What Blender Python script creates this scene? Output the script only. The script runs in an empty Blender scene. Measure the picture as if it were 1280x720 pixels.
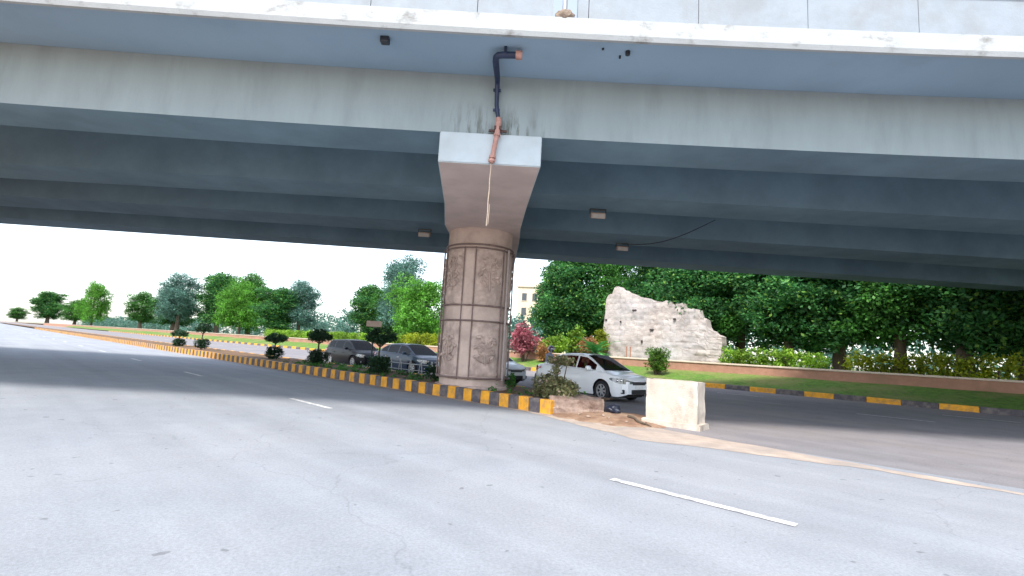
import bpy, bmesh, math, random
import numpy as np
from mathutils import Vector, Matrix, noise as mnoise
R = math.radians
sc = bpy.context.scene
COL = sc.collection
rnd = random.Random(7)

# ------------------------------------------------------------------ camera, sky, sun, exposure
CAM_H, PITCH, ROLL = 1.5, R(6.95), R(3.2)
fw = Vector((0, math.cos(PITCH), math.sin(PITCH)))
r0 = Vector((1, 0, 0)); u0 = r0.cross(fw)
rt = r0 * math.cos(ROLL) + u0 * math.sin(ROLL); up = rt.cross(fw)
cd = bpy.data.cameras.new('camera'); cam = bpy.data.objects.new('camera', cd); COL.objects.link(cam)
m3 = Matrix((rt, up, -fw)).transposed()
cam.matrix_world = Matrix.Translation((0, 0, CAM_H)) @ m3.to_4x4()
cd.sensor_width = 36; cd.lens = 623 / 1280 * 36; cd.clip_end = 3000; cd.clip_start = 0.05
sc.camera = cam

SUN_EL, SUN_AZ = R(56), R(202)          # azimuth from +Y, clockwise
w = bpy.data.worlds.new('World'); sc.world = w; w.use_nodes = True
nt = w.node_tree; nt.nodes.clear()
sky = nt.nodes.new('ShaderNodeTexSky'); sky.sky_type = 'NISHITA'; sky.sun_disc = False
sky.sun_elevation = SUN_EL; sky.sun_rotation = SUN_AZ; sky.air_density = 1.0; sky.dust_density = 1.2; sky.ozone_density = 1.0
hs = nt.nodes.new('ShaderNodeHueSaturation'); hs.inputs['Saturation'].default_value = 0.55
bg = nt.nodes.new('ShaderNodeBackground'); bg.inputs['Strength'].default_value = 0.15
wo = nt.nodes.new('ShaderNodeOutputWorld')
nt.links.new(sky.outputs[0], hs.inputs['Color']); nt.links.new(hs.outputs[0], bg.inputs['Color']); nt.links.new(bg.outputs[0], wo.inputs[0])
sd = bpy.data.lights.new('sun', 'SUN'); sd.energy = 1.9; sd.angle = R(9); sd.color = (1, .96, .9)
so = bpy.data.objects.new('sun', sd); COL.objects.link(so)
sdir = Vector((math.sin(SUN_AZ) * math.cos(SUN_EL), math.cos(SUN_AZ) * math.cos(SUN_EL), math.sin(SUN_EL)))
so.rotation_euler = sdir.to_track_quat('Z', 'Y').to_euler(); so.location = sdir * 60
sc.view_settings.view_transform = 'Standard'; sc.view_settings.look = 'None'
sc.view_settings.exposure = 1.6; sc.view_settings.gamma = 1.0; sc.view_settings.use_curve_mapping = False
sc.cycles.max_bounces = 8; sc.cycles.diffuse_bounces = 4; sc.cycles.transparent_max_bounces = 12
sc.cycles.use_denoising = True

# ------------------------------------------------------------------ helpers
SD = Vector((.7302, -.6832, 0)); ND = Vector((.6832, .7302, 0)); ROAD_ANG = math.atan2(-.6832, .7302)
def P(s, n, z=0.0): return SD * s + ND * n + Vector((0, 0, z))
def link(o): COL.objects.link(o); return o
def mesh_obj(name, bm, mats, parent=None, smooth=None):
    me = bpy.data.meshes.new(name); bm.to_mesh(me); bm.free()
    for m in (mats if isinstance(mats, (list, tuple)) else [mats]): me.materials.append(m)
    if smooth is not None:
        for p in me.polygons: p.use_smooth = True
        me.set_sharp_from_angle(angle=R(smooth))
    o = link(bpy.data.objects.new(name, me))
    if parent is not None: o.parent = parent
    return o
def tag(o, label=None, cat=None, group=None, kind=None):
    if label: o['label'] = label
    if cat: o['category'] = cat
    if group: o['group'] = group
    if kind: o['kind'] = kind
    return o
def struct(o): o['kind'] = 'structure'; return o
def thing(name, label, cat, loc=(0, 0, 0), rz=0, group=None):
    o = link(bpy.data.objects.new(name, None)); o.location = loc; o.rotation_euler = (0, 0, rz); o.empty_display_size = .2
    return tag(o, label, cat, group)
def copy_tree(o, parent=None):
    c = o.copy(); link(c)
    for k in ('label', 'category', 'group', 'kind'):
        if k in o: c[k] = o[k]
    if parent is not None: c.parent = parent
    for ch in list(o.children): copy_tree(ch, c)
    return c
def box(bm, c, s, M=None, mi=0, bev=0.0):
    r = bmesh.ops.create_cube(bm, size=1)
    vs = r['verts']
    for v in vs: v.co = Vector((v.co.x * s[0] + c[0], v.co.y * s[1] + c[1], v.co.z * s[2] + c[2]))
    fs = list({f for v in vs for f in v.link_faces})
    for f in fs: f.material_index = mi
    if bev:
        es = list({e for v in vs for e in v.link_edges})
        rr = bmesh.ops.bevel(bm, geom=es, offset=bev, segments=2, affect='EDGES', profile=.5)
        vs = list({v for f in rr['faces'] for v in f.verts} | {v for v in vs if v.is_valid})
        for f in rr['faces']: f.material_index = mi
    if M is not None:
        for v in vs: v.co = M @ v.co
    return vs
def tube(bm, pts, rad, seg=8, mi=0, cap=True):
    pts = [Vector(p) for p in pts]; rings = []
    rads = rad if isinstance(rad, (list, tuple)) else [rad] * len(pts)
    ref = None
    for i, p in enumerate(pts):
        if i == 0: t = pts[1] - p
        elif i == len(pts) - 1: t = p - pts[i - 1]
        else: t = (pts[i + 1] - p).normalized() + (p - pts[i - 1]).normalized()
        t.normalize()
        if ref is None:
            ref = Vector((0, 0, 1)) if abs(t.z) < .9 else Vector((1, 0, 0))
        a = (ref - t * ref.dot(t)).normalized(); b = t.cross(a); ref = a
        rings.append([bm.verts.new(p + (a * math.cos(2 * math.pi * k / seg) + b * math.sin(2 * math.pi * k / seg)) * rads[i]) for k in range(seg)])
    for i in range(len(rings) - 1):
        for k in range(seg):
            f = bm.faces.new((rings[i][k], rings[i][(k + 1) % seg], rings[i + 1][(k + 1) % seg], rings[i + 1][k])); f.material_index = mi
    if cap:
        bm.faces.new(rings[0][::-1]).material_index = mi; bm.faces.new(rings[-1]).material_index = mi
def lathe(bm, prof, seg=32, axis='Z', M=None, mi=0, closed=False):
    rings = []
    for (r, z) in prof:
        ring = []
        for k in range(seg):
            a = 2 * math.pi * k / seg
            v = Vector((r * math.cos(a), r * math.sin(a), z))
            if axis == 'Y': v = Vector((v.x, v.z, v.y))
            if M is not None: v = M @ v
            ring.append(bm.verts.new(v))
        rings.append(ring)
    n = len(rings)
    for i in range(n - 1 + (1 if closed else 0)):
        A, B = rings[i], rings[(i + 1) % n]
        for k in range(seg):
            f = bm.faces.new((A[k], A[(k + 1) % seg], B[(k + 1) % seg], B[k])); f.material_index = mi
    return rings
def prism(bm, poly, z0, z1, mi=0):
    a = [bm.verts.new((x, y, z0)) for x, y in poly]; b = [bm.verts.new((x, y, z1)) for x, y in poly]
    n = len(poly)
    for i in range(n): bm.faces.new((a[i], a[(i + 1) % n], b[(i + 1) % n], b[i])).material_index = mi
    bm.faces.new(b).material_index = mi; bm.faces.new(a[::-1]).material_index = mi
def fixn(bm): bmesh.ops.recalc_face_normals(bm, faces=bm.faces)
def grid_mesh(pts, cols, rows):
    bm = bmesh.new(); V = [bm.verts.new(p) for p in pts]
    for j in range(rows - 1):
        for i in range(cols - 1):
            bm.faces.new((V[j * cols + i], V[j * cols + i + 1], V[(j + 1) * cols + i + 1], V[(j + 1) * cols + i]))
    return bm

# ------------------------------------------------------------------ materials
def mat(name, base, rough=.8, var=.15, scale=3.0, bump=0.0, bscale=40., tint=None, tscale=.4, tamt=.5, spec=.4,
        stretch=None, metal=0., coat=0., coords='Object', tlo=.45, thi=.65):
    m = bpy.data.materials.new(name); m.use_nodes = True; t = m.node_tree; N = t.nodes; L = t.links
    b = N['Principled BSDF']; b.inputs['Roughness'].default_value = rough; b.inputs['Specular IOR Level'].default_value = spec
    b.inputs['Metallic'].default_value = metal; b.inputs['Coat Weight'].default_value = coat; b.inputs['Coat Roughness'].default_value = .05
    tc = N.new('ShaderNodeTexCoord'); mp = N.new('ShaderNodeMapping'); L.new(tc.outputs[coords], mp.inputs[0])
    if stretch: mp.inputs['Scale'].default_value = stretch
    n1 = N.new('ShaderNodeTexNoise'); n1.inputs['Scale'].default_value = scale; n1.inputs['Detail'].default_value = 6; n1.inputs['Roughness'].default_value = .62
    L.new(mp.outputs[0], n1.inputs[0])
    rp = N.new('ShaderNodeValToRGB'); L.new(n1.outputs[0], rp.inputs[0])
    c0 = [max(0, c * (1 - var)) for c in base]; c1 = [min(1, c * (1 + var)) for c in base]
    rp.color_ramp.elements[0].position = .3; rp.color_ramp.elements[1].position = .7
    rp.color_ramp.elements[0].color = (*c0, 1); rp.color_ramp.elements[1].color = (*c1, 1)
    out = rp.outputs[0]
    if tint:
        n2 = N.new('ShaderNodeTexNoise'); n2.inputs['Scale'].default_value = tscale; n2.inputs['Detail'].default_value = 5; n2.inputs['Roughness'].default_value = .65
        L.new(mp.outputs[0], n2.inputs[0])
        r2 = N.new('ShaderNodeMapRange'); r2.inputs[1].default_value = tlo; r2.inputs[2].default_value = thi; r2.inputs[4].default_value = tamt
        L.new(n2.outputs[0], r2.inputs[0])
        mx = N.new('ShaderNodeMix'); mx.data_type = 'RGBA'; L.new(r2.outputs[0], mx.inputs[0]); L.new(out, mx.inputs[6]); mx.inputs[7].default_value = (*tint, 1)
        out = mx.outputs[2]
    L.new(out, b.inputs['Base Color'])
    if bump:
        n3 = N.new('ShaderNodeTexNoise'); n3.inputs['Scale'].default_value = bscale; n3.inputs['Detail'].default_value = 5
        L.new(tc.outputs[coords], n3.inputs[0])
        bp = N.new('ShaderNodeBump'); bp.inputs['Strength'].default_value = bump; bp.inputs['Distance'].default_value = .02
        L.new(n3.outputs[0], bp.inputs['Height']); L.new(bp.outputs[0], b.inputs['Normal'])
    return m
def plain(name, base, rough=.5, metal=0., spec=.5, coat=0.):
    return mat(name, base, rough, var=.06, scale=8, metal=metal, spec=spec, coat=coat)
def leafmat(name, a, b_, trans=.35, c=None):
    m = bpy.data.materials.new(name); m.use_nodes = True; t = m.node_tree; N = t.nodes; L = t.links
    bs = N['Principled BSDF']; bs.inputs['Roughness'].default_value = .55; bs.inputs['Specular IOR Level'].default_value = .3
    g = N.new('ShaderNodeNewGeometry'); rp = N.new('ShaderNodeValToRGB'); L.new(g.outputs['Random Per Island'], rp.inputs[0])
    rp.color_ramp.elements[0].color = (*a, 1); rp.color_ramp.elements[1].color = (*b_, 1)
    if c: e = rp.color_ramp.elements.new(.88); e.color = (*b_, 1); rp.color_ramp.elements[-1].color = (*c, 1)
    tc = N.new('ShaderNodeTexCoord'); n = N.new('ShaderNodeTexNoise'); n.inputs['Scale'].default_value = .75; n.inputs['Detail'].default_value = 3; L.new(tc.outputs['Object'], n.inputs[0])
    mr = N.new('ShaderNodeMapRange'); mr.inputs[1].default_value = .35; mr.inputs[2].default_value = .65; mr.inputs[3].default_value = .62; mr.inputs[4].default_value = 1.5
    L.new(n.outputs[0], mr.inputs[0])
    mm = N.new('ShaderNodeMix'); mm.data_type = 'RGBA'; mm.blend_type = 'MULTIPLY'; mm.inputs[0].default_value = 1
    L.new(rp.outputs[0], mm.inputs[6]); L.new(mr.outputs[0], mm.inputs[7])
    L.new(mm.outputs[2], bs.inputs['Base Color'])
    tr = N.new('ShaderNodeBsdfTranslucent'); L.new(mm.outputs[2], tr.inputs[0])
    ms = N.new('ShaderNodeMixShader'); ms.inputs[0].default_value = trans
    L.new(bs.outputs[0], ms.inputs[1]); L.new(tr.outputs[0], ms.inputs[2]); L.new(ms.outputs[0], N['Material Output'].inputs[0])
    return m
def glassmat(name, tint=(.07, .085, .105), refl=.12):
    m = bpy.data.materials.new(name); m.use_nodes = True; t = m.node_tree; N = t.nodes; L = t.links
    tr = N.new('ShaderNodeBsdfTransparent'); tr.inputs[0].default_value = (*tint, 1)
    gl = N.new('ShaderNodeBsdfGlossy'); gl.inputs['Roughness'].default_value = .03
    lw = N.new('ShaderNodeLayerWeight'); lw.inputs[0].default_value = .25
    mr = N.new('ShaderNodeMapRange'); mr.inputs[3].default_value = refl * .4; mr.inputs[4].default_value = .16; L.new(lw.outputs['Fresnel'], mr.inputs[0])
    ms = N.new('ShaderNodeMixShader'); L.new(mr.outputs[0], ms.inputs[0]); L.new(tr.outputs[0], ms.inputs[1]); L.new(gl.outputs[0], ms.inputs[2])
    L.new(ms.outputs[0], N['Material Output'].inputs[0]); return m

M = {}
M['asphalt'] = mat('asphalt', (.235, .25, .275), .8, .09, 1.2, .3, 160., tint=(.30, .305, .315), tscale=.16, tamt=.75, spec=.35, tlo=.4, thi=.7)
M['asphalt_far'] = mat('asphalt_far', (.19, .18, .19), .85, .12, 1.0, .3, 140., tint=(.25, .22, .21), tscale=.2, tamt=.7)
M['sand'] = mat('sand', (.36, .27, .20), .95, .2, 5, .5, 60., tint=(.22, .14, .09), tscale=.9, tamt=.6)
M['soil'] = mat('soil', (.16, .085, .05), .95, .35, 7, .8, 30., tint=(.06, .07, .025), tscale=1.1, tamt=.7)
M['grass'] = mat('grass', (.085, .17, .02), .9, .4, 5, .8, 50., tint=(.21, .19, .07), tscale=.45, tamt=.75)
M['lanepaint'] = mat('lanepaint', (.62, .60, .58), .7, .15, 9, tint=(.28, .29, .31), tscale=7, tamt=.85, tlo=.47, thi=.6)
M['kyellow'] = mat('kerb_yellow', (.72, .33, .025), .65, .18, 5, .3, 40., tint=(.30, .19, .10), tscale=4.5, tamt=.75, tlo=.5, thi=.68)
M['kblack'] = mat('kerb_black', (.085, .075, .085), .75, .25, 6, .3, 40., tint=(.24, .2, .17), tscale=4, tamt=.75, tlo=.46, thi=.7)
M['kplain'] = mat('kerb_concrete', (.30, .26, .23), .85, .2, 5, .4, 40.)
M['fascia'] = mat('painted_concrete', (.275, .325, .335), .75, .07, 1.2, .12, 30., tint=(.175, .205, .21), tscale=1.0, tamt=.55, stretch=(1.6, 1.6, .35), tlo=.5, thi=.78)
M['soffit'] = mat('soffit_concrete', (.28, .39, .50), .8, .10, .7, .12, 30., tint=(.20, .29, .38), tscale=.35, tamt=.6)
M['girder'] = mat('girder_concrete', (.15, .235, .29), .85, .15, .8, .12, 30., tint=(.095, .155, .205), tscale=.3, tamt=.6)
M['edge'] = mat('edge_concrete', (.37, .39, .395), .8, .08, 2, .2, 30., tint=(.15, .14, .125), tscale=2.2, tamt=.75, stretch=(1, 1, 1.6), tlo=.56, thi=.72)
M['cap'] = mat('cap_paint', (.46, .52, .55), .7, .06, 2, .1, 30., tint=(.36, .40, .41), tscale=1.2, tamt=.4)
M['parapet'] = mat('parapet_paint', (.265, .30, .335), .75, .07, 2, .15, 30., tint=(.21, .22, .22), tscale=1.4, tamt=.5)
M['capunder'] = mat('cap_underside', (.58, .475, .435), .85, .10, 1.5, .15, 30., tint=(.46, .37, .335), tscale=.6, tamt=.6)
M['clay'] = mat('clay_plaster', (.54, .42, .36), .9, .10, 3, .35, 45., tint=(.36, .27, .23), tscale=1.3, tamt=.6)
M['claypanel'] = mat('clay_panel', (.50, .385, .33), .92, .24, 5, .7, 28., tint=(.29, .22, .19), tscale=2.2, tamt=.65)
M['frame'] = mat('steel_frame', (.17, .115, .105), .6, .25, 10, tint=(.3, .24, .22), tscale=4, tamt=.5)
M['framelight'] = mat('steel_frame_pale', (.36, .30, .28), .55, .2, 10)
M['bluepipe'] = mat('blue_pipe', (.012, .022, .06), .45, .3, 8, spec=.5)
M['rustpipe'] = mat('rust_pipe', (.42, .23, .19), .7, .25, 14, .3, 60.)
M['rust'] = mat('rust_iron', (.09, .05, .045), .8, .3, 14)
M['rope'] = mat('rope', (.42, .33, .26), .9, .2, 30)
M['beigemetal'] = mat('beige_metal', (.45, .34, .27), .6, .15, 6)
M['darkmetal'] = mat('dark_metal', (.03, .035, .045), .5, .2, 8)
M['greymetal'] = mat('grey_metal', (.36, .37, .38), .45, .15, 8, metal=.3)
M['concrete'] = mat('old_concrete', (.37, .27, .215), .92, .35, 6, 1.0, 16., tint=(.15, .09, .065), tscale=3.2, tamt=.9)
M['pebble'] = mat('pebble', (.30, .22, .17), .9, .2, 8)
M['mortar'] = mat('mortar', (.22, .17, .13), .95, .3, 9, .8, 30.)
M['cream'] = mat('cream_concrete', (.52, .46, .39), .88, .14, 3, .5, 40., tint=(.26, .21, .17), tscale=2.0, tamt=.75, stretch=(1, 1, .6), tlo=.48, thi=.72)
M['rubber'] = mat('rubber', (.018, .018, .022), .7, .3, 10, .3, 40.)
M['bark'] = mat('bark', (.10, .075, .055), .95, .4, 6, .8, 25., stretch=(1, 1, .25))
M['terracotta'] = mat('terracotta_wall', (.36, .19, .13), .9, .15, 3, .4, 30., tint=(.25, .15, .1), tscale=.7, tamt=.6)
M['coping'] = mat('coping', (.55, .45, .36), .85, .1, 3)
M['building'] = mat('building_cream', (.64, .54, .38), .85, .06, .4, tint=(.5, .42, .3), tscale=.3, tamt=.5)
M['winglass'] = plain('dark_window_glass', (.04, .05, .06), .15)
M['white'] = mat('white_car_paint', (.80, .815, .82), .28, .02, 2, spec=.5, coat=.8)
M['whiteold'] = mat('white_car_paint_dusty', (.66, .70, .74), .35, .05, 2, coat=.4)
M['bluegrey'] = mat('blue_grey_car_paint', (.022, .048, .09), .35, .05, 2, spec=.3, coat=.35)
M['blackpaint'] = mat('black_car_paint', (.008, .009, .011), .45, .05, 2, spec=.25, coat=.15)
M['trim'] = plain('black_trim', (.012, .012, .014), .5)
M['underbody'] = plain('underbody', (.012, .012, .013), .9)
M['alloy'] = plain('alloy', (.55, .56, .58), .3, metal=.7)
M['chrome'] = plain('chrome', (.8, .8, .82), .12, metal=1.)
M['glass'] = glassmat('car_glass')
M['glass_clear'] = glassmat('car_glass_clear', (.34, .27, .27), .08)
M['lampglass'] = plain('lamp_glass', (.75, .77, .8), .08, spec=.8, coat=1.)
M['headlamp'] = plain('headlamp_glass', (.10, .11, .125), .06, spec=.8, coat=1.)
M['redlamp'] = plain('red_lamp', (.45, .012, .015), .15, coat=1.)
M['seat_red'] = plain('seat_red', (.36, .015, .02), .7)
M['seat_grey'] = plain('seat_grey', (.05, .05, .055), .7)
M['plate'] = plain('number_plate', (.7, .7, .68), .5)
M['skin'] = plain('skin', (.28, .15, .09), .6)
M['helmet'] = plain('helmet', (.10, .075, .13), .25, coat=.8)
M['visor'] = plain('visor', (.55, .5, .6), .1, coat=1.)
M['shirt'] = plain('shirt_cloth', (.30, .31, .40), .85)
M['trouser'] = plain('trouser_cloth', (.04, .04, .05), .9)
M['leaf_bright'] = leafmat('leaf_bright', (.05, .18, .02), (.13, .34, .035))
M['leaf_dark'] = leafmat('leaf_dark', (.018, .085, .028), (.065, .215, .05), .42, c=(.22, .38, .06))
M['leaf_haze'] = leafmat('leaf_haze', (.06, .14, .11), (.12, .24, .19), .3)  # distance haze is put into this bluer, paler leaf colour
M['leaf_mid'] = leafmat('leaf_mid', (.025, .10, .022), (.08, .24, .035), .4)
M['leaf_yellow'] = leafmat('leaf_yellow', (.10, .18, .01), (.34, .36, .02), .35)
M['leaf_lime'] = leafmat('leaf_lime', (.10, .24, .02), (.26, .40, .04), .4)
M['leaf_red'] = leafmat('leaf_red', (.20, .04, .06), (.50, .17, .20), .35)
M['leaf_rust'] = leafmat('leaf_rust', (.30, .11, .05), (.36, .22, .08), .3)
M['leaf_top'] = leafmat('leaf_topiary', (.008, .032, .014), (.025, .075, .025), .2)
M['leaf_round'] = leafmat('leaf_round', (.02, .10, .01), (.12, .24, .02), .3)
M['leaf_drab'] = leafmat('leaf_drab', (.09, .11, .04), (.30, .29, .14), .35, c=(.42, .28, .24))
M['leaf_palm'] = leafmat('leaf_palm', (.02, .14, .04), (.07, .28, .07), .3)
def stone_mat():
    m = mat('ruin_stone', (.43, .375, .335), .92, .26, 1.8, .9, 9., tint=(.46, .445, .435), tscale=.28, tamt=.8)
    t = m.node_tree; N = t.nodes; L = t.links; b = N['Principled BSDF']
    base = b.inputs['Base Color'].links[0].from_socket
    tc = N.new('ShaderNodeTexCoord'); nz = N.new('ShaderNodeTexNoise'); nz.inputs['Scale'].default_value = .9; nz.inputs['Detail'].default_value = 4
    L.new(tc.outputs['Object'], nz.inputs[0])
    sx = N.new('ShaderNodeSeparateXYZ'); L.new(tc.outputs['Object'], sx.inputs[0])
    cx = N.new('ShaderNodeCombineXYZ'); L.new(sx.outputs[0], cx.inputs[0]); L.new(sx.outputs[2], cx.inputs[1])
    ad = N.new('ShaderNodeMix'); ad.data_type = 'RGBA'; ad.blend_type = 'LINEAR_LIGHT'; ad.inputs[0].default_value = .38
    L.new(cx.outputs[0], ad.inputs[6]); L.new(nz.outputs['Color'], ad.inputs[7])
    br = N.new('ShaderNodeTexBrick'); L.new(ad.outputs[2], br.inputs[0]); br.inputs['Scale'].default_value = 1.0
    br.inputs['Brick Width'].default_value = 1.05; br.inputs['Row Height'].default_value = .42; br.inputs['Mortar Size'].default_value = .016; br.inputs['Mortar Smooth'].default_value = .6
    br.inputs['Color1'].default_value = (1, 1, 1, 1); br.inputs['Color2'].default_value = (.74, .73, .76, 1); br.inputs['Mortar'].default_value = (.5, .42, .39, 1)
    mx = N.new('ShaderNodeMix'); mx.data_type = 'RGBA'; mx.blend_type = 'MULTIPLY'; mx.inputs[0].default_value = .75
    L.new(base, mx.inputs[6]); L.new(br.outputs[0], mx.inputs[7]); L.new(mx.outputs[2], b.inputs['Base Color'])
    return m
M['stone'] = stone_mat()
def wear(m, streak=.09, speck=.17):
    t = m.node_tree; N = t.nodes; L = t.links; b = N['Principled BSDF']; base = b.inputs['Base Color'].links[0].from_socket
    tc = N.new('ShaderNodeTexCoord'); mp = N.new('ShaderNodeMapping'); mp.inputs['Rotation'].default_value = (0, 0, -ROAD_ANG); L.new(tc.outputs['Object'], mp.inputs[0])
    m2 = N.new('ShaderNodeMapping'); m2.inputs['Scale'].default_value = (.035, 1.5, 1); L.new(mp.outputs[0], m2.inputs[0])
    n1 = N.new('ShaderNodeTexNoise'); n1.inputs['Scale'].default_value = 1; n1.inputs['Detail'].default_value = 5; L.new(m2.outputs[0], n1.inputs[0])
    r1 = N.new('ShaderNodeMapRange'); r1.inputs[1].default_value = .3; r1.inputs[2].default_value = .7; r1.inputs[3].default_value = 1 - streak; r1.inputs[4].default_value = 1 + streak; L.new(n1.outputs[0], r1.inputs[0])
    n2 = N.new('ShaderNodeTexNoise'); n2.inputs['Scale'].default_value = 38; n2.inputs['Detail'].default_value = 3; n2.inputs['Roughness'].default_value = .8; L.new(tc.outputs['Object'], n2.inputs[0])
    r2 = N.new('ShaderNodeMapRange'); r2.inputs[1].default_value = .3; r2.inputs[2].default_value = .7; r2.inputs[3].default_value = 1 - speck; r2.inputs[4].default_value = 1 + speck; L.new(n2.outputs[0], r2.inputs[0])
    n3 = N.new('ShaderNodeTexNoise'); n3.inputs['Scale'].default_value = 5.5; n3.inputs['Detail'].default_value = 2; L.new(tc.outputs['Object'], n3.inputs[0])
    r3 = N.new('ShaderNodeMapRange'); r3.inputs[1].default_value = .70; r3.inputs[2].default_value = .74; r3.inputs[3].default_value = 1; r3.inputs[4].default_value = .62; L.new(n3.outputs[0], r3.inputs[0])
    vo = N.new('ShaderNodeTexVoronoi'); vo.feature = 'DISTANCE_TO_EDGE'; vo.inputs['Scale'].default_value = .22
    nw = N.new('ShaderNodeTexNoise'); nw.inputs['Scale'].default_value = 1.1; nw.inputs['Detail'].default_value = 6; L.new(tc.outputs['Object'], nw.inputs[0])
    mw = N.new('ShaderNodeMix'); mw.data_type = 'RGBA'; mw.blend_type = 'ADD'; mw.inputs[0].default_value = 1.6; L.new(tc.outputs['Object'], mw.inputs[6]); L.new(nw.outputs['Color'], mw.inputs[7]); L.new(mw.outputs[2], vo.inputs[0])
    r4 = N.new('ShaderNodeMapRange'); r4.inputs[1].default_value = 0; r4.inputs[2].default_value = .0035; r4.inputs[3].default_value = .84; r4.inputs[4].default_value = 1; L.new(vo.outputs['Distance'], r4.inputs[0])
    cur = base
    for r_ in (r1, r2, r3, r4):
        mx = N.new('ShaderNodeMix'); mx.data_type = 'RGBA'; mx.blend_type = 'MULTIPLY'; mx.inputs[0].default_value = 1; L.new(cur, mx.inputs[6]); L.new(r_.outputs[0], mx.inputs[7]); cur = mx.outputs[2]
    L.new(cur, b.inputs['Base Color'])
wear(M['asphalt']); wear(M['asphalt_far'])
def water_streaks(m, x0, wd, zlo, zhi, col, amt):
    '''run-off stains where the drain leaks down the girder'''
    t = m.node_tree; N = t.nodes; L = t.links; b = N['Principled BSDF']; base = b.inputs['Base Color'].links[0].from_socket
    tc = N.new('ShaderNodeTexCoord'); sx = N.new('ShaderNodeSeparateXYZ'); L.new(tc.outputs['Object'], sx.inputs[0])
    mp = N.new('ShaderNodeMapping'); mp.inputs['Scale'].default_value = (7, 7, 1.1); L.new(tc.outputs['Object'], mp.inputs[0])
    nz = N.new('ShaderNodeTexNoise'); nz.inputs['Scale'].default_value = 1; nz.inputs['Detail'].default_value = 6; nz.inputs['Roughness'].default_value = .7; L.new(mp.outputs[0], nz.inputs[0])
    a = N.new('ShaderNodeMapRange'); a.inputs[1].default_value = .5; a.inputs[2].default_value = .64; L.new(nz.outputs[0], a.inputs[0])
    d = N.new('ShaderNodeMath'); d.operation = 'SUBTRACT'; d.inputs[1].default_value = x0; L.new(sx.outputs[0], d.inputs[0])
    e = N.new('ShaderNodeMath'); e.operation = 'ABSOLUTE'; L.new(d.outputs[0], e.inputs[0])
    f = N.new('ShaderNodeMapRange'); f.inputs[1].default_value = wd * .35; f.inputs[2].default_value = wd; f.inputs[3].default_value = 1; f.inputs[4].default_value = 0; L.new(e.outputs[0], f.inputs[0])
    g = N.new('ShaderNodeMapRange'); g.inputs[1].default_value = zlo; g.inputs[2].default_value = zhi; g.inputs[3].default_value = 1; g.inputs[4].default_value = 0; L.new(sx.outputs[2], g.inputs[0])
    h = N.new('ShaderNodeMath'); h.operation = 'MULTIPLY'; L.new(a.outputs[0], h.inputs[0]); L.new(f.outputs[0], h.inputs[1])
    k = N.new('ShaderNodeMath'); k.operation = 'MULTIPLY'; L.new(h.outputs[0], k.inputs[0]); L.new(g.outputs[0], k.inputs[1])
    q = N.new('ShaderNodeMath'); q.operation = 'MULTIPLY'; q.inputs[1].default_value = amt; L.new(k.outputs[0], q.inputs[0])
    mx = N.new('ShaderNodeMix'); mx.data_type = 'RGBA'; L.new(q.outputs[0], mx.inputs[0]); L.new(base, mx.inputs[6]); mx.inputs[7].default_value = (*col, 1); L.new(mx.outputs[2], b.inputs['Base Color'])
water_streaks(M['fascia'], -.5, 1.3, 5.9, 6.45, (.085, .095, .075), .8)

# ------------------------------------------------------------------ ground, roads, median, verge
def strip(name, n0, n1, s0, s1, z, m, seg=1):
    bm = bmesh.new()
    for i in range(seg):
        a = s0 + (s1 - s0) * i / seg; b = s0 + (s1 - s0) * (i + 1) / seg
        bm.faces.new([bm.verts.new(P(*q, z)) for q in ((a, n0), (b, n0), (b, n1), (a, n1))])
    bmesh.ops.remove_doubles(bm, verts=bm.verts, dist=1e-4)
    return struct(mesh_obj(name, bm, m))
bm = bmesh.new(); bm.faces.new([bm.verts.new((x, y, -.012)) for x, y in ((-900, -900), (900, -900), (900, 900), (-900, 900))])
struct(mesh_obj('ground', bm, M['sand']))
N_K, N_K2, N_FAR = 9.62, 12.85, 27.85          # near kerb face, far side of the median, kerb of the far verge
S_NOSE = -7.52
strip('near_road', -2.5, N_K + .35, -900, 200, -.004, M['asphalt'])
strip('far_road', N_K + .35, N_FAR + .2, -900, 200, -.004, M['asphalt_far'])
strip('near_footpath', -7, -2.5, -400, 200, .004, M['sand'])

def lumpy(name, outline_s0, outline_s1, n0, n1, zf, m, ds=.25, dn=.2):
    cs = int((outline_s1 - outline_s0) / ds) + 1; rs = int((n1 - n0) / dn) + 1; pts = []
    for j in range(rs):
        for i in range(cs):
            s = outline_s0 + (outline_s1 - outline_s0) * i / (cs - 1); n = n0 + (n1 - n0) * j / (rs - 1)
            pts.append(P(s, n, zf(s, n)))
    return grid_mesh(pts, cs, rs)
nz2 = lambda s, n, f=1.3: mnoise.noise(Vector((s * f, n * f, 3.1)))
# soil bed of the median between the two kerbs
bm = lumpy('median_soil', -60, S_NOSE - .05, N_K + .2, N_K2 - .2, lambda s, n: .25 + .04 * nz2(s, n) + .02 * nz2(s, n, 4), M['soil'], .3, .25)
struct(mesh_obj('median_soil', bm, M['soil'], smooth=60))
strip('median_soil', N_K + .2, N_K2 - .2, -400, -60, .25, M['soil'])
# dirt fan off the broken median nose, petering out on the asphalt
def dirt_z(s, n):
    cx_, cn = -6.55, 10.65
    d = math.sqrt(((s - cx_) / 1.7) ** 2 + ((n - cn) / 1.45) ** 2)
    return -.03 + .17 * max(0, 1 - d) ** .8 + .035 * nz2(s, n, 2.2) + .02 * nz2(s, n, 7)
bm = lumpy('dirt_patch', -8.6, -4.0, 9.0, 12.9, dirt_z, M['soil'], .08, .08)
struct(mesh_obj('dirt_patch', bm, mat('dirt', (.22, .13, .085), .95, .3, 6, .8, 30., tint=(.36, .26, .18), tscale=2, tamt=.7), smooth=60))
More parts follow.
